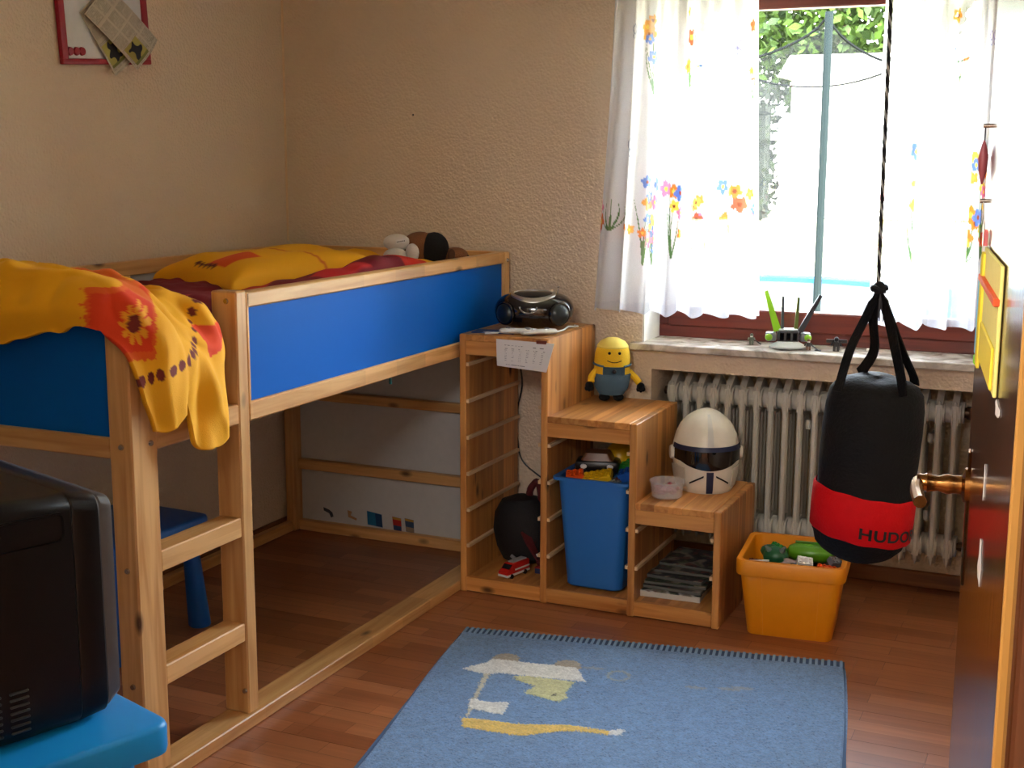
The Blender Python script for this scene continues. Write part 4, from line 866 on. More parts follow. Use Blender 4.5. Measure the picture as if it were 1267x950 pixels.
bm = B(); cyl(bm, (1.33, -.085, 2.27), (2.78, -.085, 2.27), .009); obj('rod', bm, WHITEP, cr)
for x in (1.36, 2.74):
    bm = B(); add_box(bm, x-.008, x+.008, -.09, 0, 2.262, 2.278, .002); obj('bracket', bm, WHITEP, cr)

# ================================================================ PUNCHING BAG
ptop = Vector((2.452, -.90, .925)); pbot = Vector((2.420, -.90, .455)); pax = (ptop-pbot).normalized()
pbg = thing('punching_bag', 'black and red hanging punching bag in front of the radiator', 'punching bag', (2.42, -.90, .44))
PM = Matrix.Translation(pbot) @ pax.to_track_quat('Z', 'Y').to_matrix().to_4x4()
NYL = mat('black_bag_nylon', (12, 12, 13), .75, bump=.25, bscale=120, spec=.25); REDN = mat('red_bag_nylon', (208, 6, 16), .7, bump=.25, bscale=160, spec=.2)
Lb = (ptop-pbot).length
def bagsec(r, z_, n=40, e=1):
    o = []
    for i in range(n):
        t = 2*pi*i/n; w = .942+.006*math.sin(5*t+z_*9)+.005*math.sin(11*t-z_*14)
        o.append(PM @ Vector((r*w*math.cos(t), r*w*math.sin(t), z_+(.004*math.sin(3*t+1)))))
    return o
bm = B(); loft(bm, [bagsec(r, z_) for r, z_ in ((.004, .0-.02), (.06, -.018), (.10, -.006), (.122, .016), (.131, .045), (.1345, .05), (.1365, .12), (.137, .17), (.1345, .18), (.137, .25), (.138, .33), (.135, .40), (.128, .44), (.112, Lb-.01), (.085, Lb+.004), (.04, Lb+.006), (.004, Lb+.006))]); obj('bag_body', bm, NYL, pbg, smooth=60)
_sl = PM.to_3x3().inverted() @ Vector((-.91, -.41, 0)); slant_a = math.atan2(_sl.y, _sl.x)
bm = B(); S = []
for r, z_ in ((.128, .047), (.1345, .055), (.1365, .11), (.1365, .165), (.1315, .174)):
    S.append([PM @ Vector((r*(1+.004*math.sin(5*t+z_*9))*math.cos(t), r*(1+.004*math.sin(5*t+z_*9))*math.sin(t), z_+.0015*math.sin(9*t)+.011*math.cos(t-slant_a))) for t in [2*pi*i/48 for i in range(48)]])
loft(bm, S, False); obj('red_band', bm, REDN, pbg, smooth=60)
# lettering on the red band
fc = bpy.data.curves.new('lettering', 'FONT'); fc.body = 'HUDORA'; fc.size = .041; fc.align_x = 'CENTER'; fc.extrude = 0; fc.offset = .0011; fc.space_character = 1.08
fo = bpy.data.objects.new('lettering_source', fc); COL.objects.link(fo); dg = bpy.context.evaluated_depsgraph_get(); me_ = bpy.data.meshes.new_from_object(fo.evaluated_get(dg)); bpy.data.objects.remove(fo)
bm = B(); bm.from_mesh(me_); bmesh.ops.subdivide_edges(bm, edges=[e for e in bm.edges if e.calc_length() > .012], cuts=2)
_cd = PM.to_3x3().inverted() @ Vector((.5409, -3.5004, 0)); camdir = math.atan2(_cd.y, _cd.x)       # bag-local angle of the side facing the doorway
for v in bm.verts:
    a = camdir+.80+v.co.x*1.30/.1425; z_ = .080+v.co.y
    v.co = PM @ Vector((.1380*math.cos(a), .1380*math.sin(a), z_+.011*math.cos(a-slant_a)-.012))
bmesh.ops.triangulate(bm, faces=bm.faces[:]); ob = obj('lettering', bm, BLACKP, pbg, smooth=0)
ob['label'] = 'black lettering on the red band'
knot = Vector((2.443, -.90, 1.165))
def strap(name, pts, w=.016):
    bm = B(); pts = spline(pts, 6); S = []
    for i, p in enumerate(pts):
        d = (pts[min(i+1, len(pts)-1)]-pts[max(i-1, 0)]).normalized(); sdv = Vector((.75, -.66, 0)); sdv = (sdv-d*sdv.dot(d)).normalized(); nn = d.cross(sdv).normalized()
        ww = w*(.55 if i < 3 else 1)
        S.append([p+sdv*ww+nn*.002, p-sdv*ww+nn*.002, p-sdv*ww-nn*.002, p+sdv*ww-nn*.002])
    loft(bm, S); obj(name, bm, NYL, pbg)
strap('strap', [knot, (2.415, -.92, 1.09), (2.385, -.95, 1.01), (2.368, -.975, .93), (2.362, -.985, .90)])
strap('strap', [knot, (2.43, -.89, 1.09), (2.432, -.86, 1.0), (2.405, -.835, .945), (2.39, -.82, .925)])
strap('strap', [knot, (2.475, -.93, 1.09), (2.505, -.965, 1.0), (2.525, -.985, .93), (2.53, -.992, .90)])
strap('strap', [knot, (2.47, -.88, 1.09), (2.50, -.84, 1.0), (2.53, -.82, .93), (2.535, -.81, .905)])
rp = thing('rope', 'twisted black and white rope holding the punching bag', 'rope', (2.44, -.90, 1.165))
def twist(ph, m, nm, part):
    bm = B(); n = 190; tube(bm, [(2.432+.011*(1-i/n)*0+(.008*i/n if i else 0)+.0026*math.cos(ph+i*.75), -.90+.0026*math.sin(ph+i*.75), CZ-(CZ-1.16)*i/n) for i in range(n+1)], .0034, 5); return obj(nm, bm, m, part)
twist(0, mat('black_cord', (22, 22, 24), .8), 'strand', rp); twist(2.1, mat('black_cord', (22, 22, 24), .8), 'strand', rp); twist(4.2, mat('white_cord', (180, 180, 178), .8), 'strand', rp)
bm = B(); ball(bm, knot+Vector((0, 0, .002)), .017, 1, 1, 1.1, 2); tube(bm, [knot+Vector((.018*math.cos(a), .018*math.sin(a), .006*math.sin(2*a))) for a in np.linspace(0, 5.8, 14)], .006, 6); obj('knot', bm, mat('black_cord', (22, 22, 24), .8), rp)
bm = B()
for k in range(14):
    a = random.uniform(-.6, .9); tube(bm, [knot+Vector((.005, -.004, -.005)), knot+Vector((.012+.016*a, -.014+.006*random.random(), -.03)), knot+Vector((.014+.02*a, -.014, -.055-.03*random.random()))], .0016, 4)
o = obj('frayed_end', bm, mat('grey_cord', (92, 90, 90), .9), rp); o['kind'] = 'stuff'
bm = B(); cyl(bm, (2.432, -.90, CZ-.012), (2.432, -.90, CZ-.001), .02); obj('ceiling_hook', bm, CHROME, rp)

# ================================================================ ORANGE BOX WITH TOYS
obx, oby, orz = 2.135, -.315, .10
OBM = mat('orange_plastic', (236, 146, 14), .42, var=.03)
ob_ = thing('toy_box', 'orange plastic toy box standing open below the punching bag', 'box', (obx, oby, 0), orz); OM = W(ob_)
def os(hx_, hy_, r, z_): return [OM @ Vector(p) for p in rrect(hx_, hy_, r, z_)]
bm = B(); loft(bm, [os(.130, .130, .025, .0), os(.133, .133, .027, .004), os(.157, .160, .03, .205), os(.157, .160, .03, .215)], False); bm.faces.new([bm.verts.new(p) for p in os(.130, .130, .025, 0)])
loft(bm, [os(.152, .155, .03, .252), os(.150, .153, .03, .215), os(.128, .128, .025, .012)], False); bm.faces.new([bm.verts.new(p) for p in os(.128, .128, .025, .012)])
obj('shell', bm, OBM, ob_)
bm = B(); loft(bm, [os(.156, .159, .03, .204), os(.168, .171, .034, .204), os(.170, .173, .036, .208), os(.170, .173, .036, .248), os(.167, .170, .034, .253), os(.154, .157, .031, .253), os(.151, .154, .03, .250)], False); obj('rim', bm, OBM, ob_)
bm = B()
for sx_ in (-.082, .082):
    prism(bm, [OM @ Vector(p) for p in ((sx_-.003, -.1325, .004), (sx_+.003, -.1325, .004), (sx_*1.08+.003, -.1575, .203), (sx_*1.08-.003, -.1575, .203))], OM.to_3x3() @ Vector((0, -.004, 0)))
o = obj('corner_rib', bm, OBM, ob_); o['kind'] = 'stuff'
bm = B()
for k in range(90):
    p = OM @ Vector((random.uniform(-.125, .125), random.uniform(-.125, .125), .165+random.uniform(0, .02))); add_box(bm, -.024, .024, -.014, .014, -.01, .012, 0, M=Matrix.Translation(p) @ R3(random.uniform(-.6, .6), random.uniform(-.6, .6), random.uniform(0, 6)).to_4x4())
add_box(bm, -.130, .130, -.130, .130, .10, .165, 0, M=OM); tag(obj('loose_toy_pieces', bm, mat('dark_toy_mix', (54, 52, 48), .5), None, loc=(obx, oby, .1)), 'dark jumble of small toy pieces filling the orange box', 'toys', kind='stuff')
zo = .220
def op(x, y_, z_): return OM @ Vector((x, y_, z_))
t0 = thing('toy_boat', 'bright green rounded toy hull in the orange box', 'toy', op(.05, .03, zo)); 
bm = B(); S = []
for x, r in ((-.075, .006), (-.068, .022), (-.045, .034), (0, .038), (.045, .034), (.068, .022), (.075, .006)): S.append([op(.045+x, .02+r*math.cos(t), zo+.022+r*.85*math.sin(t)) for t in [2*pi*i/18 for i in range(18)]])
loft(bm, S); obj('hull', bm, mat('leaf_green_plastic', (86, 150, 20), .3), t0)
bm = B(); add_box(bm, -.05, .05, -.006, .006, .0, .006, .002, M=OM @ Matrix.Translation((.045, .02, zo+.052))); obj('deck_ridge', bm, mat('leaf_green_dark', (60, 120, 16), .3), t0)
t0 = thing('toy_monster', 'dark green toy creature head lying left in the orange box', 'toy', op(-.06, -.07, zo))
bm = B(); ball(bm, op(-.055, -.07, zo+.026), .036, 1.15, .9, .9, 3); ball(bm, op(-.075, -.03, zo+.03), .028, 1.3, .9, .8, 2); obj('head', bm, bmat('dgreen'), t0)
for s in (-1, 1):
    bm = B(); cyl(bm, op(-.055+s*.02, -.085, zo+.05), op(-.055+s*.032, -.10, zo+.068), .009, .003); obj('horn', bm, mat('grey_green', (110, 130, 126), .5), t0)
brick('toy_brick', 'white and grey toy brick at the front of the orange box', 'toy brick', 'white', op(.035, -.095, zo+.012), R3(.5, .15, .35), 3, 2, .016, .026)
brick('toy_brick', 'light grey plate beside the white brick in the orange box', 'toy brick', 'grey', op(.012, -.11, zo), R3(.2, -.2, -.2), 3, 2, .013, .018)
brick('toy_brick', 'orange plate at the front right of the orange box', 'toy brick', 'orange', op(.105, -.09, zo+.004), R3(.1, .1, .1), 4, 3, .015, .007)
brick('toy_brick', 'dark red brick in the left corner of the orange box', 'toy brick', 'maroon', op(-.115, -.10, zo-.005), R3(.3, .2, .6), 3, 2, .015, .02)
brick('toy_brick', 'brown brick standing next to the green creature head', 'toy brick', 'brown', op(-.012, -.075, zo+.01), R3(1.2, .2, .1), 4, 2, .012, .02)
brick('toy_brick', 'dark grey brick at the back of the orange box', 'toy brick', 'black', op(.09, .10, zo+.01), R3(.4, .5, .3), 4, 2, .014, .02)
brick('toy_brick', 'green brick at the left back of the orange box', 'toy brick', 'green', op(-.06, .01, zo+.02), R3(.3, .5, .9), 4, 2, .014, .02)
brick('toy_brick', 'pale grey brick at the right end of the orange box', 'toy brick', 'grey', op(.122, -.045, zo+.012), R3(.6, .2, .9), 3, 2, .014, .02)
bm = B(); cyl(bm, op(-.13, -.125, zo+.02), op(-.07, -.118, zo+.024), .0035); tag(obj('white_stick', bm, WHITEP, None, loc=op(-.13, -.125, zo+.02)), 'thin white stick along the front of the orange box', 'stick')

# ================================================================ RUG
rug0 = Vector((1.181, -.798, 0)); ra = math.radians(10.4); RM = frame_mat(rug0, Vector((math.cos(ra), math.sin(ra), 0)), Vector((math.sin(ra), -math.cos(ra), 0)), Vector((0, 0, 1)))
rug = thing('rug', 'blue pile rug with a white and yellow motif on the floor', 'rug', tuple(RM @ Vector((.6, .85, 0))))
RW, RLn = 1.19, 1.72
nu, nv = 340, 480
U, V = np.meshgrid(np.linspace(0, RW, nu), np.linspace(.058, RLn, nv), indexing='ij')
hN = rng.random((nu, nv))
wav = np.sin(V*5)*.006*(U/RW-.5)*2
Z = .011+.0022*(hN-.5); eg = np.minimum(np.minimum(U, RW-U), np.minimum(V-.058+.01, RLn-V)); Z = np.where(eg < .008, .001, Z)
col = np.empty((nu, nv, 3)); col[:] = lin((94, 132, 176)); sp = rng.random((nu, nv, 1)); col *= (.80+.40*sp)
dark = rng.random((nu, nv)) > .93; col[dark] *= .55
Un, Vn = U+rng.normal(0, .0022, U.shape), V+rng.normal(0, .0022, U.shape)
def rp_(poly, c):
    m_ = in_poly(Un, Vn, poly); col[m_] = np.array(lin(c))*(.82+.36*sp[m_]); Z[m_] += .002
for (cx_, cy_) in ((.2, .237), (.388, .243)):
    m_ = np.hypot((Un-cx_)/.042, (Vn-cy_-.012)/.05) < 1; col[m_] = np.array(lin((160, 148, 128)))*(.8+.4*sp[m_])
rp_([(.167, .372), (.186, .37), (.19, .514), (.199, .672), (.192, .674), (.179, .535)], (188, 182, 160))
rp_([(.254, .369), (.296, .358), (.435, .367), (.423, .449), (.434, .481), (.418, .515), (.394, .509), (.31, .478), (.331, .424), (.265, .391)], (190, 190, 138))
rp_([(.093, .352), (.148, .291), (.162, .254), (.42, .262), (.466, .359), (.296, .358), (.21, .355), (.18, .375)], (218, 218, 212))
rp_([(.173, .554), (.23, .563), (.286, .549), (.287, .636), (.238, .628), (.183, .615)], (214, 214, 206))
rp_([(.183, .681), (.251, .675), (.336, .685), (.474, .653), (.584, .664), (.588, .687), (.503, .685), (.44, .706), (.37, .75), (.316, .748), (.199, .736)], (214, 180, 84))
rp_([(.582, .66), (.622, .644), (.618, .684), (.588, .687)], (204, 206, 204))
for q in ((.395, .471, .006), (.345, .445, .0), ): paint(col, np.hypot(Un-q[0], (Vn-q[1])*.7) < q[2], (24, 26, 26))
m_ = (np.abs(np.hypot((Un-.548)/.9, (Vn-.288)) - .034) < .006); col[m_] = col[m_]*.6+np.array(lin((180, 170, 110)))*.35
for q in ((.773, .319), (.864, .308), (.90, .29), (.468, .25)): m_ = np.hypot((Un-q[0])/3.2, Vn-q[1]) < .010; col[m_] = col[m_]*.55+np.array(lin((170, 160, 120)))*.35
Pl = np.stack([U+wav, V, Z], -1); Mr = np.array(RM.to_3x3()); Pw = Pl @ Mr.T+np.array(rug0)
grid_obj('pile', Pw, col, colmat('rug_pile', .95, .5, 260, .3, .22, 45), rug)
bm = B(); add_box(bm, 0, RW, .05, RLn-.002, .0005, .004, 0, M=RM); obj('backing', bm, mat('rug_backing', (70, 96, 130), .95), rug)
bm = B(); add_box(bm, .002, RW-.002, 0, .06, .0008, .0045, 0, M=RM); obj('end_band', bm, mat('rug_end_dark', (60, 84, 116), .95), rug)
bm = B()
for k in range(66):
    x = .008+k*(RW-.02)/65; add_box(bm, x-.0045, x+.0045, .0, .060, .004, .0085, .0015, M=RM)
o = obj('ribbed_band', bm, mat('rug_end_light', (132, 164, 196), .95), rug); o['kind'] = 'stuff'

# ================================================================ BLUE STOOL under the bed, LIGHT BLUE TABLE, TELEVISION
def child_table(name, label, cat, M, hx_, hy_, h, lip, colm, legr, inset, splay, rc=.035):
    t0 = thing(name, label, cat, tuple(M.translation)); 
    def s_(a, b_, r, z_): return [M @ Vector(p) for p in rrect(a, b_, r, z_, k=6)]
    bm = B(); loft(bm, [s_(hx_-.012, hy_-.012, rc-.008, h-lip), s_(hx_-.002, hy_-.002, rc, h-lip+.004), s_(hx_, hy_, rc+.002, h-lip+.012), s_(hx_, hy_, rc+.002, h-.010), s_(hx_-.003, hy_-.003, rc, h-.003), s_(hx_-.010, hy_-.010, rc-.006, h)]); obj('top', bm, colm, t0, smooth=50)
    bm = B(); loft(bm, [s_(hx_-inset, hy_-inset, rc*.6, h-lip-.035), s_(hx_-inset, hy_-inset, rc*.6, h-lip+.005)]); obj('apron', bm, colm, t0)
    for sx_ in (-1, 1):
        for sy_ in (-1, 1):
            bm = B(); x, y_ = sx_*(hx_-inset-legr*.6), sy_*(hy_-inset-legr*.6)
            S = [[M @ Vector((x*(1)+sx_*splay*(1-z_/h)+r*math.cos(t), y_+sy_*splay*(1-z_/h)+r*math.sin(t), z_)) for t in [2*pi*i/20 for i in range(20)]] for z_, r in ((.0005, legr*.92), (.006, legr), (h-lip, legr*.66))]
            loft(bm, S); obj('leg', bm, colm, t0)
    return t0
DBL = mat('dark_blue_plastic', (26, 96, 184), .42, var=.03); LBL = mat('light_blue_plastic', (18, 150, 232), .4, var=.02)
child_table('children_stool', 'dark blue plastic stool under the loft bed behind the ladder', 'stool', frame_mat((.225, -1.31, 0), (1, -.05, 0), (.05, 1, 0), (0, 0, 1)), .185, .225, .37, .055, DBL, .036, .035, .02)
tn = Vector((.949, -.314, 0)); tu = Vector((.314, .949, 0)); tcor = Vector((1.478, -2.598, 0))
tc0 = tcor-tn*.275-tu*.385
child_table('children_table', 'light blue plastic table in the foreground carrying the television', 'table', frame_mat(tc0, tn, tu, (0, 0, 1)), .275, .385, .48, .062, LBL, .045, .05, .0, .035)

# television seen from its side: local x along tn (towards the room), y along tu (screen faces +y), z up
tv = thing('television', 'black tube television turned side-on, on the light blue table', 'television', (1.12, -2.72, .48))
TVM = frame_mat(Vector((1.322, -2.585, .4805)), tn, tu, Vector((0, 0, 1)))
TVB = mat('tv_black', (8, 8, 9), .4, bump=.06, bscale=500, spec=.35)
def tvs(y_, x0, x1, z0, z1, r, zx=0):
    return [TVM @ Vector((q[0], y_, q[1]+zx*max(0, q[1]-.3))) for q in rrect((x1-x0)/2, (z1-z0)/2, r, 0, (x0+x1)/2, (z0+z1)/2, k=5)]
bm = B(); loft(bm, [tvs(.0, -.43, .030, .035, .405, .02), tvs(-.004, -.435, .038, .028, .412, .024), tvs(-.026, -.437, .042, .012, .418, .026), tvs(-.030, -.436, .040, .012, .417, .026)]); obj('bezel', bm, mat('grey_bezel', (92, 94, 98), .45), tv, smooth=40)
bm = B(); loft(bm, [tvs(-.030, -.436, .042, .012, .418, .026), tvs(-.036, -.44, .048, .006, .424, .03), tvs(-.085, -.44, .052, .001, .432, .034), tvs(-.088, -.438, .050, .001, .431, .034)]); obj('front_housing', bm, TVB, tv, smooth=40)
bm = B(); loft(bm, [tvs(-.088, -.437, .049, .0005, .431, .034), tvs(-.091, -.44, .053, .0005, .431, .036), tvs(-.20, -.44, .054, .0005, .437, .036), tvs(-.34, -.43, .045, .0005, .438, .04), tvs(-.42, -.36, -.02, .02, .40, .05), tvs(-.47, -.32, -.06, .05, .36, .05)]); hs_ = obj('rear_housing', bm, TVB, tv, smooth=40)
def tside(y0, y1, z0, z1, r, x): return [TVM @ Vector((x, q[0], q[1])) for q in rrect((y1-y0)/2, (z1-z0)/2, r, 0, (y0+y1)/2, (z0+z1)/2, k=5)]
bm = B(); loft(bm, [tside(-.335, -.105, .352, .408, .014, .053), tside(-.335, -.105, .352, .408, .014, .0575), tside(-.332, -.108, .355, .405, .013, .0575), tside(-.330, -.110, .357, .403, .012, .0535)], False)
bm.faces.new([bm.verts.new(p) for p in tside(-.330, -.110, .357, .403, .012, .0545)]); obj('handle_recess', bm, TVB, hs_)
bm = B()
for k in range(3):
    for r in range(7): add_box(bm, .052, .0565, -.225-.05*k, -.190-.05*k, .028+.012*r, .0325+.012*r, .001, M=TVM)
o = obj('vent_slats', bm, mat('vent_grey', (52, 56, 54), .5), hs_); o['kind'] = 'stuff'
bm = B(); loft(bm, [[TVM @ Vector((q[0], .001, q[1])) for q in rrect(.19, .14, .02, 0, -.20, .23)], [TVM @ Vector((q[0], .004, q[1])) for q in rrect(.18, .13, .02, 0, -.20, .23)]]); obj('screen', bm, mat('dark_screen', (20, 24, 26), .08), tv)

# ================================================================ WHITEBOARD on the left wall
wb = thing('whiteboard', 'red-framed magnetic whiteboard on the left wall', 'whiteboard', (.0, -1.01, 1.79)); Mwb = Matrix.Translation((.002, -1.01, 1.79)) @ Matrix.Rotation(.06, 4, 'X') 
REDF = mat('red_frame', (158, 22, 44), .4)
bm = B(); add_box(bm, .001, .010, -.19, .19, .012, .56, 0, M=Mwb); obj('board', bm, mat('whiteboard_face', (222, 224, 226), .3), wb)
for nm, a in (('frame_bar', (-.206, .206, 0, .018)), ('frame_bar', (-.206, .206, .552, .57))):
    bm = B(); add_box(bm, 0, .018, *a, .004, 2, M=Mwb); obj(nm, bm, REDF, wb)
for nm, a in (('frame_bar', (-.206, -.180, .016, .554)), ('frame_bar', (.180, .206, .016, .554))):
    bm = B(); add_box(bm, 0, .018, *a, .004, 2, M=Mwb); obj(nm, bm, REDF, wb)
for y_, lab in ((-.168, 'round dark red magnet nearest the whiteboard corner'), (-.140, 'middle one of the three dark red whiteboard magnets'), (-.116, 'rightmost of the three dark red whiteboard magnets')):
    bm = B(); cyl(bm, Mwb @ Vector((.0105, y_, .040)), Mwb @ Vector((.017, y_, .040)), .0135, .012, 18); tag(obj('magnet', bm, REDF, None, loc=Mwb @ Vector((.0105, y_, .040))), lab, 'magnet', 'red magnets on the whiteboard')
NEWS = colmat('newsprint', .9, .1)
def news(top, ud, vd, w, h, lift, label, pic, sd, name='newspaper_cutting'):
    n, k = 160, 300; U, V = np.meshgrid(np.linspace(0, 1, n), np.linspace(0, 1, k), indexing='ij')
    P = np.array(top)+U[..., None]*np.array(ud)*w+V[..., None]*np.array(vd)*h; P[..., 0] += lift*np.sin(V*pi*.55)+.010*np.cos((U-.5)*3)*V
    col = np.empty(P.shape); col[:] = lin((196, 186, 168)); lines = (np.sin(V*h*2*pi/.0052) > -.1) & (rng.random((n//4, k//3))[np.arange(n)[:, None]//4 % (n//4), np.arange(k)[None]//3 % (k//3)] > .25)
    cellu, cellv = (U*3) % 1, (V*4.2) % 1; txt = (cellu > .08) & (cellu < .94) & (cellv > .08) & (cellv < .94); paint(col, lines & txt, (150, 142, 128))
    a, b_, c, d = pic; pm = (U > a) & (U < b_) & (V > c) & (V < d); paint(col, pm, (170, 160, 86)); paint(col, pm & (np.hypot((U-(a+b_)/2-.05*np.sin(V*40))/(b_-a)*1.5, (V-(c+d)/2)/(d-c)) < .40+.08*np.sin(U*30+V*22)), (40, 44, 52)); paint(col, pm & (V > d-.04), (120, 124, 70))
    return tag(grid_obj(name, P, col, NEWS, None, .0008), label, 'newspaper')
th0 = math.radians(38)
def dirs(th): return (0, math.cos(th), -math.sin(th)*.15), (0, math.sin(th), -math.cos(th))
ud = np.array((0, .80, .46)); ud /= np.linalg.norm(ud); vd = np.array((0, .50, -.87)); vd /= np.linalg.norm(vd)
news((.028, -1.125, 1.935), np.array((0, .72, .69)), np.array((0, .80, -.60)), .150, .262, .020, 'folded newspaper page pinned at an angle on the whiteboard, in front', (.08, .55, .68, .96), 1)
news((.018, -1.135, 1.94), np.array((0, .80, .60)), np.array((0, .62, -.785)), .135, .235, .004, 'second newspaper page hanging behind the front one on the whiteboard', (.05, .6, .55, .9), 2)
bm = B(); ball(bm, (.036, -.99, 2.02), .012, .6, 1, 1, 2); tag(obj('magnet', bm, mat('blue_magnet', (40, 70, 140), .4), None, loc=(.030, -.99, 2.02)), 'round blue magnet holding the newspaper pages', 'magnet')
bm = B(); ball(bm, (.5735, -.0005, 1.656), .004, 1, .6, 1, 2); tag(obj('wall_nail', bm, mat('nail', (60, 50, 44), .5), None, loc=(.5735, 0, 1.656)), 'small dark nail head in the window wall above the bed', 'nail')

# ================================================================ THINGS ON THE SILL
SZ = .8535
LGREY, LLIME, LDK = bmat('grey'), bmat('lime'), mat('toy_dark_grey', (54, 58, 62), .4)
sc_ = thing('toy_spaceship', 'grey and lime brick-built toy spaceship with four raised blades on the sill', 'toy', (2.00, .065, SZ)); sx_0, sy_0 = 2.0, .06
MSH = Matrix.Translation((sx_0, sy_0, SZ)) @ Matrix.Rotation(.3, 4, 'Z')
bm = B(); lathe(bm, [(.03, 0), (.062, .004), (.066, .010), (.05, .018), (.035, .026)], (0, 0, 0), 20, 1, .7, M=MSH @ Matrix.Translation((0, -.012, 0))); obj('saucer', bm, mat('toy_white_grey', (204, 208, 206), .35), sc_)
bm = B(); add_box(bm, -.036, .036, -.022, .03, .024, .062, .004, M=MSH); hub = obj('cockpit', bm, LDK, sc_)
bm = B(); add_box(bm, -.032, .032, -.02, .028, .0622, .068, .002, M=MSH); obj('cockpit_roof', bm, mat('toy_white_grey', (204, 208, 206), .35), hub)
bm = B()
for x in (-.022, 0, .022): add_box(bm, x-.007, x+.007, -.0245, -.022, .03, .056, .001, M=MSH)
o = obj('cockpit_window', bm, mat('smoke_glass', (14, 14, 16), .08), hub); o['kind'] = 'stuff'
for s in (-1, 1):
    bm = B(); add_box(bm, s*.058-.018, s*.058+.018, -.02, .02, .026, .056, .006, 2, M=MSH); pod = obj('side_pod', bm, LGREY, sc_)
    bm = B(); ball(bm, MSH @ Vector((s*.066, -.018, .04)), .013, 1, 1, 1, 2); obj('lime_cap', bm, LLIME, pod)
def blade(p0, p1, w0, w1, m, edge):
    p0, p1 = MSH @ Vector(p0), MSH @ Vector(p1); d = (p1-p0).normalized(); s = d.cross(Vector((-.4, .9, -.17))).normalized(); nn = d.cross(s)
    bm = B(); loft(bm, [[p0+s*w0+nn*.004, p0-s*w0+nn*.004, p0-s*w0-nn*.004, p0+s*w0-nn*.004], [p1+s*w1+nn*.003, p1-s*w1+nn*.003, p1-s*w1-nn*.003, p1+s*w1-nn*.003]]); b_ = obj('blade', bm, m, sc_)
    bm = B(); n = 9
    for i in range(n):
        q = p0+(p1-p0)*(i+.5)/n; w = w0+(w1-w0)*(i+.5)/n; add_box(bm, -.003, .003, -.003, .003, -.004, .004, 0, M=Matrix.Translation(q-s*(w*.4)-nn*.005))
    o = obj('studs', bm, edge, b_); o['kind'] = 'stuff'
blade((-.036, .0, .06), (-.080, .0, .198), .013, .006, LLIME, LGREY); blade((-.020, .0, .06), (-.021, .01, .178), .005, .0035, LDK, LGREY)
blade((.024, .0, .03), (.032, .01, .175), .007, .004, mat('toy_olive', (96, 110, 40), .4), LGREY); blade((.036, .0, .05), (.106, .0, .185), .010, .006, LDK, LGREY)
def minifig(x, y_, rz, c1, c2, label, tool=True, wide=False):
    t0 = thing('toy_figure', label, 'toy figure', (x, y_, SZ), rz, None); M = W(t0)
    for s in (-1, 1):
        bm = B(); add_box(bm, s*.0042-.0036, s*.0042+.0036, -.004, .004, 0, .013, .0005, M=M); obj('leg', bm, c1, t0)
        bm = B(); cyl(bm, M @ Vector((s*.009, 0, .024)), M @ Vector((s*.012, -.006, .016)), .0026, n=8); obj('arm', bm, c2, t0)
    bm = B(); loft(bm, [[M @ Vector(p) for p in rrect(.0078, .004, .001, .013)], [M @ Vector(p) for p in rrect(.006, .004, .001, .026)]]); obj('torso', bm, c2, t0)
    bm = B(); lathe(bm, [(.003, .026), (.005, .0275), (.0052, .034), (.003, .036), (0, .0362)], n=12, M=M); hh = obj('head', bm, bmat('white') if not wide else bmat('black'), t0)
    bm = B(); lathe(bm, [(.0056, .031), (.0058, .036), (.003, .039), (0, .0395)], n=12, M=M); obj('helmet', bm, c1, hh)
    if tool:
        bm = B(); cyl(bm, M @ Vector((.012, -.008, .018)), M @ Vector((.034, -.012, .003)), .002, n=6); obj('tool', bm, LDK, t0)
    if wide:
        bm = B(); add_box(bm, -.026, .026, .002, .008, .022, .032, .001, M=M); obj('wing_pack', bm, BLACKP, t0)
    return t0
minifig(1.864, .098, .2, mat('toy_olive_grey', (100, 106, 92), .4), mat('toy_olive_grey', (100, 106, 92), .4), 'small grey toy figure with a rifle left of the toy spaceship')
minifig(2.075, .045, .1, bmat('brown'), bmat('black'), 'small brown toy figure right beside the toy spaceship')
f3 = minifig(2.166, .060, .1, bmat('black'), bmat('black'), 'small black toy figure with wide wings on the sill', False, True); f3.scale = (1.35, 1.35, 1.25)
bm = B(); add_box(bm, -.012, .012, -.004, .004, 0, .004, .001); o = obj('toy_piece', bm, LDK, None, world_co=False); o.location = (2.108, .042, SZ); o.rotation_euler = (0, 0, -.5); tag(o, 'tiny loose grey toy piece between two figures on the sill', 'toy piece')
bm = B(); add_box(bm, -.006, .006, -.006, .006, 0, .008, .001); o = obj('toy_piece', bm, bmat('white'), None, world_co=False); o.location = (2.265, .115, SZ); tag(o, 'tiny white toy piece on the sill behind the bag straps', 'toy piece')

# ================================================================ THINGS HANGING ON THE DOOR
def dpt(u, out, z_): return DM @ Vector((u, -out, z_))
wp = thing('door_organiser', 'yellow hanging wall pocket on the dark door', 'wall pocket', dpt(.32, .01, 1.22))
YF = mat('yellow_felt', (236, 214, 60), .7)
bm = B(); add_box(bm, .17, .48, -.005, -.001, 1.257, 1.394, .001, M=DM); obj('back_sheet', bm, mat('pale_yellow_felt', (238, 228, 130), .7), wp)
bm = B(); add_box(bm, .165, .20, -.009, -.004, 1.244, 1.388, .004, 2, M=DM); obj('yellow_strip', bm, YF, wp)
bm = B(); add_box(bm, .22, .46, -.008, -.0045, 1.260, 1.307, .002, M=DM); obj('pocket', bm, YF, wp)
bm = B(); add_box(bm, .163, .48, -.0105, -.003, 1.352, 1.360, .001, M=DM); obj('red_band', bm, mat('orange_red', (226, 84, 30), .6), wp)
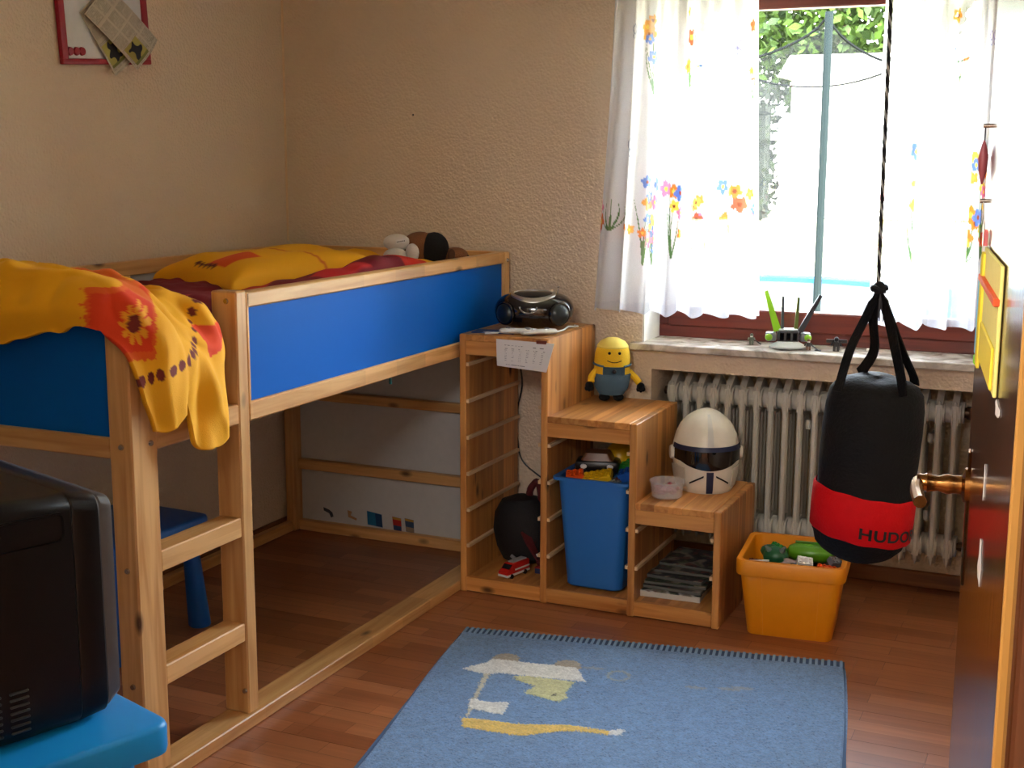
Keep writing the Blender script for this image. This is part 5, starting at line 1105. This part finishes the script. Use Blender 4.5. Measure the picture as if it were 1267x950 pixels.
bm = B(); tube(bm, [dpt(.20, .004, 1.37), dpt(.10, .004, 1.42), dpt(.05, .004, 1.445)], .001, 5); obj('hanging_loop', bm, WHITEP, wp)
bm = B(); cyl(bm, dpt(.05, 0, 1.447), dpt(.05, .009, 1.447), .003); tag(obj('hook', bm, CHROME, None, loc=dpt(.05, 0, 1.447)), 'small steel hook holding the yellow wall pocket', 'hook')
bm = B(); add_box(bm, .13, .155, -.006, -.001, 1.292, 1.414, .001, M=DM); pc = obj('picture_card', bm, mat('pink_card', (220, 110, 110), .6), None, loc=dpt(.14, 0, 1.27)); tag(pc, 'narrow red and white card strip hanging beside the yellow pocket', 'card')
bm = B(); add_box(bm, .1295, .1555, -.0065, -.0005, 1.367, 1.394, .0005, M=DM); obj('white_panel', bm, PAPER, pc)
bm = B(); add_box(bm, .10, .118, -.007, -.001, 1.250, 1.352, .002, M=DM); tag(obj('blue_strip', bm, mat('sky_strip', (110, 190, 220), .6), None, loc=dpt(.11, 0, 1.228)), 'slim light blue strip hanging left of the yellow pocket', 'card')
bm = B(); add_box(bm, .098, .120, -.0075, -.001, 1.237, 1.249, .002, M=DM); tag(obj('green_tag', bm, mat('lime_tag', (120, 210, 40), .6), None, loc=dpt(.11, 0, 1.215)), 'tiny lime green tag under the light blue strip', 'tag')
bm = B(); cyl(bm, dpt(.04, 0, 1.545), dpt(.04, .010, 1.545), .003); tag(obj('hook', bm, CHROME, None, loc=dpt(.04, 0, 1.545)), 'small steel hook higher on the dark door', 'hook')
kt = thing('pendant', 'dark pink leaf-shaped pendant hanging on the door hook', 'pendant', dpt(.04, .006, 1.47))
bm = B(); tube(bm, [dpt(.04, .007, 1.545), dpt(.04, .007, 1.525)], .0010, 5); obj('cord', bm, BLACKP, kt)
bm = B(); lathe(bm, [(.001, -.03), (.0055, -.012), (.0065, .006), (.003, .022), (.001, .028)], tuple(dpt(.04, .0075, 1.498)), 12); obj('leaf', bm, mat('dusky_pink', (150, 70, 76), .5), kt)

# ================================================================ GARDEN
GR, t_, p_ = newmat('sunny_lawn'); tc_ = N(t_, 'ShaderNodeTexCoord'); n_ = N(t_, 'ShaderNodeTexNoise'); n_.inputs['Scale'].default_value = 3; n_.inputs['Detail'].default_value = 8; t_.links.new(tc_.outputs['Object'], n_.inputs['Vector'])
r_ = N(t_, 'ShaderNodeValToRGB'); r_.color_ramp.elements[0].color = C4((176, 178, 140)); r_.color_ramp.elements[1].color = C4((214, 208, 176)); r_.color_ramp.elements[0].position = .4; r_.color_ramp.elements[1].position = .6; t_.links.new(n_.outputs[0], r_.inputs[0]); t_.links.new(r_.outputs[0], p_.inputs['Base Color']); p_.inputs['Roughness'].default_value = .95
prof_ = [(.34, -.45), (7.2, -.45), (9.0, .1), (10.6, .72), (12.5, .80), (80, .9)]
bm = B(); loft(bm, [[(-60, y_, z_), (40, y_, z_), (40, y_, z_-.4), (-60, y_, z_-.4)] for y_, z_ in prof_]); struct('garden_ground', bm, GR, smooth=60)
tp = thing('trampoline', 'garden trampoline with a tall safety net outside the window', 'trampoline', (.72, 4.9, -.45))
tcx, tcy, tr_ = .72, 4.85, 1.55; GREYP = mat('grey_green_tube', (12, 19, 20), .9, spec=.08); PADM = mat('pale_blue_pad', (22, 84, 120), .8, spec=.1)
NET, t_, p_ = newmat('safety_net'); t_.nodes.remove(p_); tr = N(t_, 'ShaderNodeBsdfTransparent'); df = N(t_, 'ShaderNodeBsdfDiffuse'); df.inputs[0].default_value = (.014, .0145, .015, 1); ms = N(t_, 'ShaderNodeMixShader')
tcc = N(t_, 'ShaderNodeTexCoord'); ck = N(t_, 'ShaderNodeTexNoise'); ck.inputs['Scale'].default_value = 60; t_.links.new(tcc.outputs['Object'], ck.inputs['Vector']); mr = N(t_, 'ShaderNodeMapRange'); mr.inputs[1].default_value = .35; mr.inputs[2].default_value = .65; mr.inputs[3].default_value = .30; mr.inputs[4].default_value = .48; t_.links.new(ck.outputs[0], mr.inputs[0]); t_.links.new(mr.outputs[0], ms.inputs[0]); t_.links.new(tr.outputs[0], ms.inputs[1]); t_.links.new(df.outputs[0], ms.inputs[2]); t_.links.new(ms.outputs[0], t_.nodes['Material Output'].inputs[0])
pa0 = math.atan2(3.42-tcy, 1.44-tcx); NP = 6
ztop, zmid = 2.33, .52
ang = [pa0+2*pi*k/NP for k in range(NP)]
bm = B(); tube(bm, [(tcx+tr_*math.cos(a), tcy+tr_*math.sin(a), zmid-.05) for a in np.linspace(0, 2*pi, 49)], .022, 8); obj('ring', bm, GREYP, tp)
bm = B(); loft(bm, [ring((tcx, tcy, zmid-.02), tr_+.03, 48), ring((tcx, tcy, zmid+.02), tr_+.02, 48), ring((tcx, tcy, zmid+.02), tr_-.22, 48), ring((tcx, tcy, zmid-.02), tr_-.22, 48)], False); obj('edge_pad', bm, PADM, tp)
bm = B(); loft(bm, [ring((tcx, tcy, zmid-.02), tr_-.2, 48), ring((tcx, tcy, zmid-.015), tr_-.2, 48)]); obj('jumping_mat', bm, mat('jump_mat', (40, 44, 48), .9), tp)
for a in ang:
    bm = B(); x, y_ = tcx+(tr_+.03)*math.cos(a), tcy+(tr_+.03)*math.sin(a); tube(bm, [(x, y_, -.45), (x, y_, zmid), (x, y_, ztop)], .024, 10); obj('net_pole', bm, GREYP, tp)
for k in range(NP):
    a0, a1 = ang[k], ang[(k+1) % NP]; p0 = np.array((tcx+tr_*math.cos(a0), tcy+tr_*math.sin(a0))); p1 = np.array((tcx+tr_*math.cos(a1), tcy+tr_*math.sin(a1)))
    n, m_ = 30, 14; G = np.zeros((n, m_, 3))
    for i in range(n):
        u = i/(n-1); zt = ztop-.02-.26*(4*u*(1-u))**.7
        xy = p0+(p1-p0)*u; inward = (np.array((tcx, tcy))-xy); inward /= np.linalg.norm(inward)
        for j in range(m_):
            v = j/(m_-1); q = xy+inward*(.10*4*u*(1-u)*math.sin(pi*v))
            G[i, j] = (q[0], q[1], zmid+.03+(zt-zmid-.03)*v)
    o = grid_obj('net_panel', G, None, NET, tp)
    bm = B(); tube(bm, [tuple(G[i, -1]) for i in range(n)], .008, 5); obj('net_hem', bm, mat('dark_hem', (8, 10, 11), .9, spec=.05), tp)
# hedge and trees beyond
def leaf_mat(name, a, b_):
    m, t, p = newmat(name); gi = N(t, 'ShaderNodeNewGeometry'); r = N(t, 'ShaderNodeValToRGB'); r.color_ramp.elements[0].color = C4(a); r.color_ramp.elements[1].color = C4(b_)
    t.links.new(gi.outputs['Random Per Island'], r.inputs[0]); t.links.new(r.outputs[0], p.inputs['Base Color']); p.inputs['Roughness'].default_value = .7; p.inputs['Specular IOR Level'].default_value = .15; return m
LEAF = leaf_mat('tree_leaves', (10, 24, 6), (50, 70, 18)); HLEAF = leaf_mat('hedge_leaves', (5, 10, 4), (22, 34, 12))
def leaves(name, n, cfun, size, label, parent, m=None):
    c = np.array([cfun() for _ in range(n)]); d1 = rng.normal(size=(n, 3)); d1 /= np.linalg.norm(d1, axis=1)[:, None]; d2 = rng.normal(size=(n, 3)); d2 -= (d2*d1).sum(1)[:, None]*d1; d2 /= np.linalg.norm(d2, axis=1)[:, None]
    s = size*rng.uniform(.7, 1.3, (n, 1)); Vv = np.stack([c-d1*s, c+d2*s*.5, c+d1*s, c-d2*s*.5], 1).reshape(-1, 3); F = np.arange(n*4).reshape(n, 4)
    me = bpy.data.meshes.new(name); me.from_pydata(Vv.tolist(), [], F.tolist()); me.materials.append(m or LEAF); o = bpy.data.objects.new(name, me); COL.objects.link(o); o.parent = parent; o['kind'] = 'stuff'; return o
BARK = mat('bark', (70, 54, 40), .9)
def tree(name, x, y_, h, r, n, label, zc, sz=.16):
    t0 = thing(name, label, 'tree', (x, y_, .8))
    bm = B(); tube(bm, [(x, y_, .75), (x+.05, y_, zc*.5), (x, y_, zc)], .14, 8, [.17, .13, .08]); obj('trunk', bm, BARK, t0)
    Mi = (x, y_, -.45)
    def cf():
        while True:
            p = rng.uniform(-1, 1, 3)
            if .35 < np.dot(p, p) < 1: break
        return (p[0]*r, p[1]*r, zc-.8+p[2]*h)
    leaves('foliage', n, cf, sz, label, t0)
tree('garden_tree', -4.4, 14.6, 2.0, 2.0, 14000, 'leafy tree beyond the hedge, behind the left curtain', 4.0, .085)
tree('garden_tree', -.6, 14.8, 2.0, 1.75, 14000, 'leafy tree beyond the hedge, seen above the trampoline net', 4.0, .085)
tree('garden_tree', 3.1, 14.6, 2.0, 1.8, 12000, 'leafy tree beyond the hedge, behind the right curtain', 4.0, .085)
hdg = thing('garden_hedge', 'dark green hedge behind the trampoline', 'hedge', (-4.5, 11.6, .7))
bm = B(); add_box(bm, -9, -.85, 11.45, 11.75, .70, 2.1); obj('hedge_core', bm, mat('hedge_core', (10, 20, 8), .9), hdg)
leaves('foliage', 16000, lambda: (rng.uniform(-3.5, 3.7), rng.uniform(-.40, .40), rng.uniform(.02, 1.65)), .06, '', hdg, HLEAF)
nh = thing('garden_house', 'low white garden house beyond the trampoline', 'house', (2.2, 12.2, .78))
RND = mat('white_render', (226, 224, 218), .9)
bm = B(); add_box(bm, -.6, 5.2, 11.7, 12.7, .78, 2.45); obj('walls', bm, RND, nh)
bm = B(); prism(bm, [(-.75, 11.55, 2.45), (-.75, 12.85, 2.45), (-.75, 12.2, 2.75)], (6.1, 0, 0)); obj('roof', bm, mat('grey_roof', (120, 116, 110), .9), nh)
bm = B(); add_box(bm, 2.6, 3.4, 11.68, 11.71, .80, 2.2); obj('shed_door', bm, mat('pale_green_door', (150, 170, 150), .7), nh)
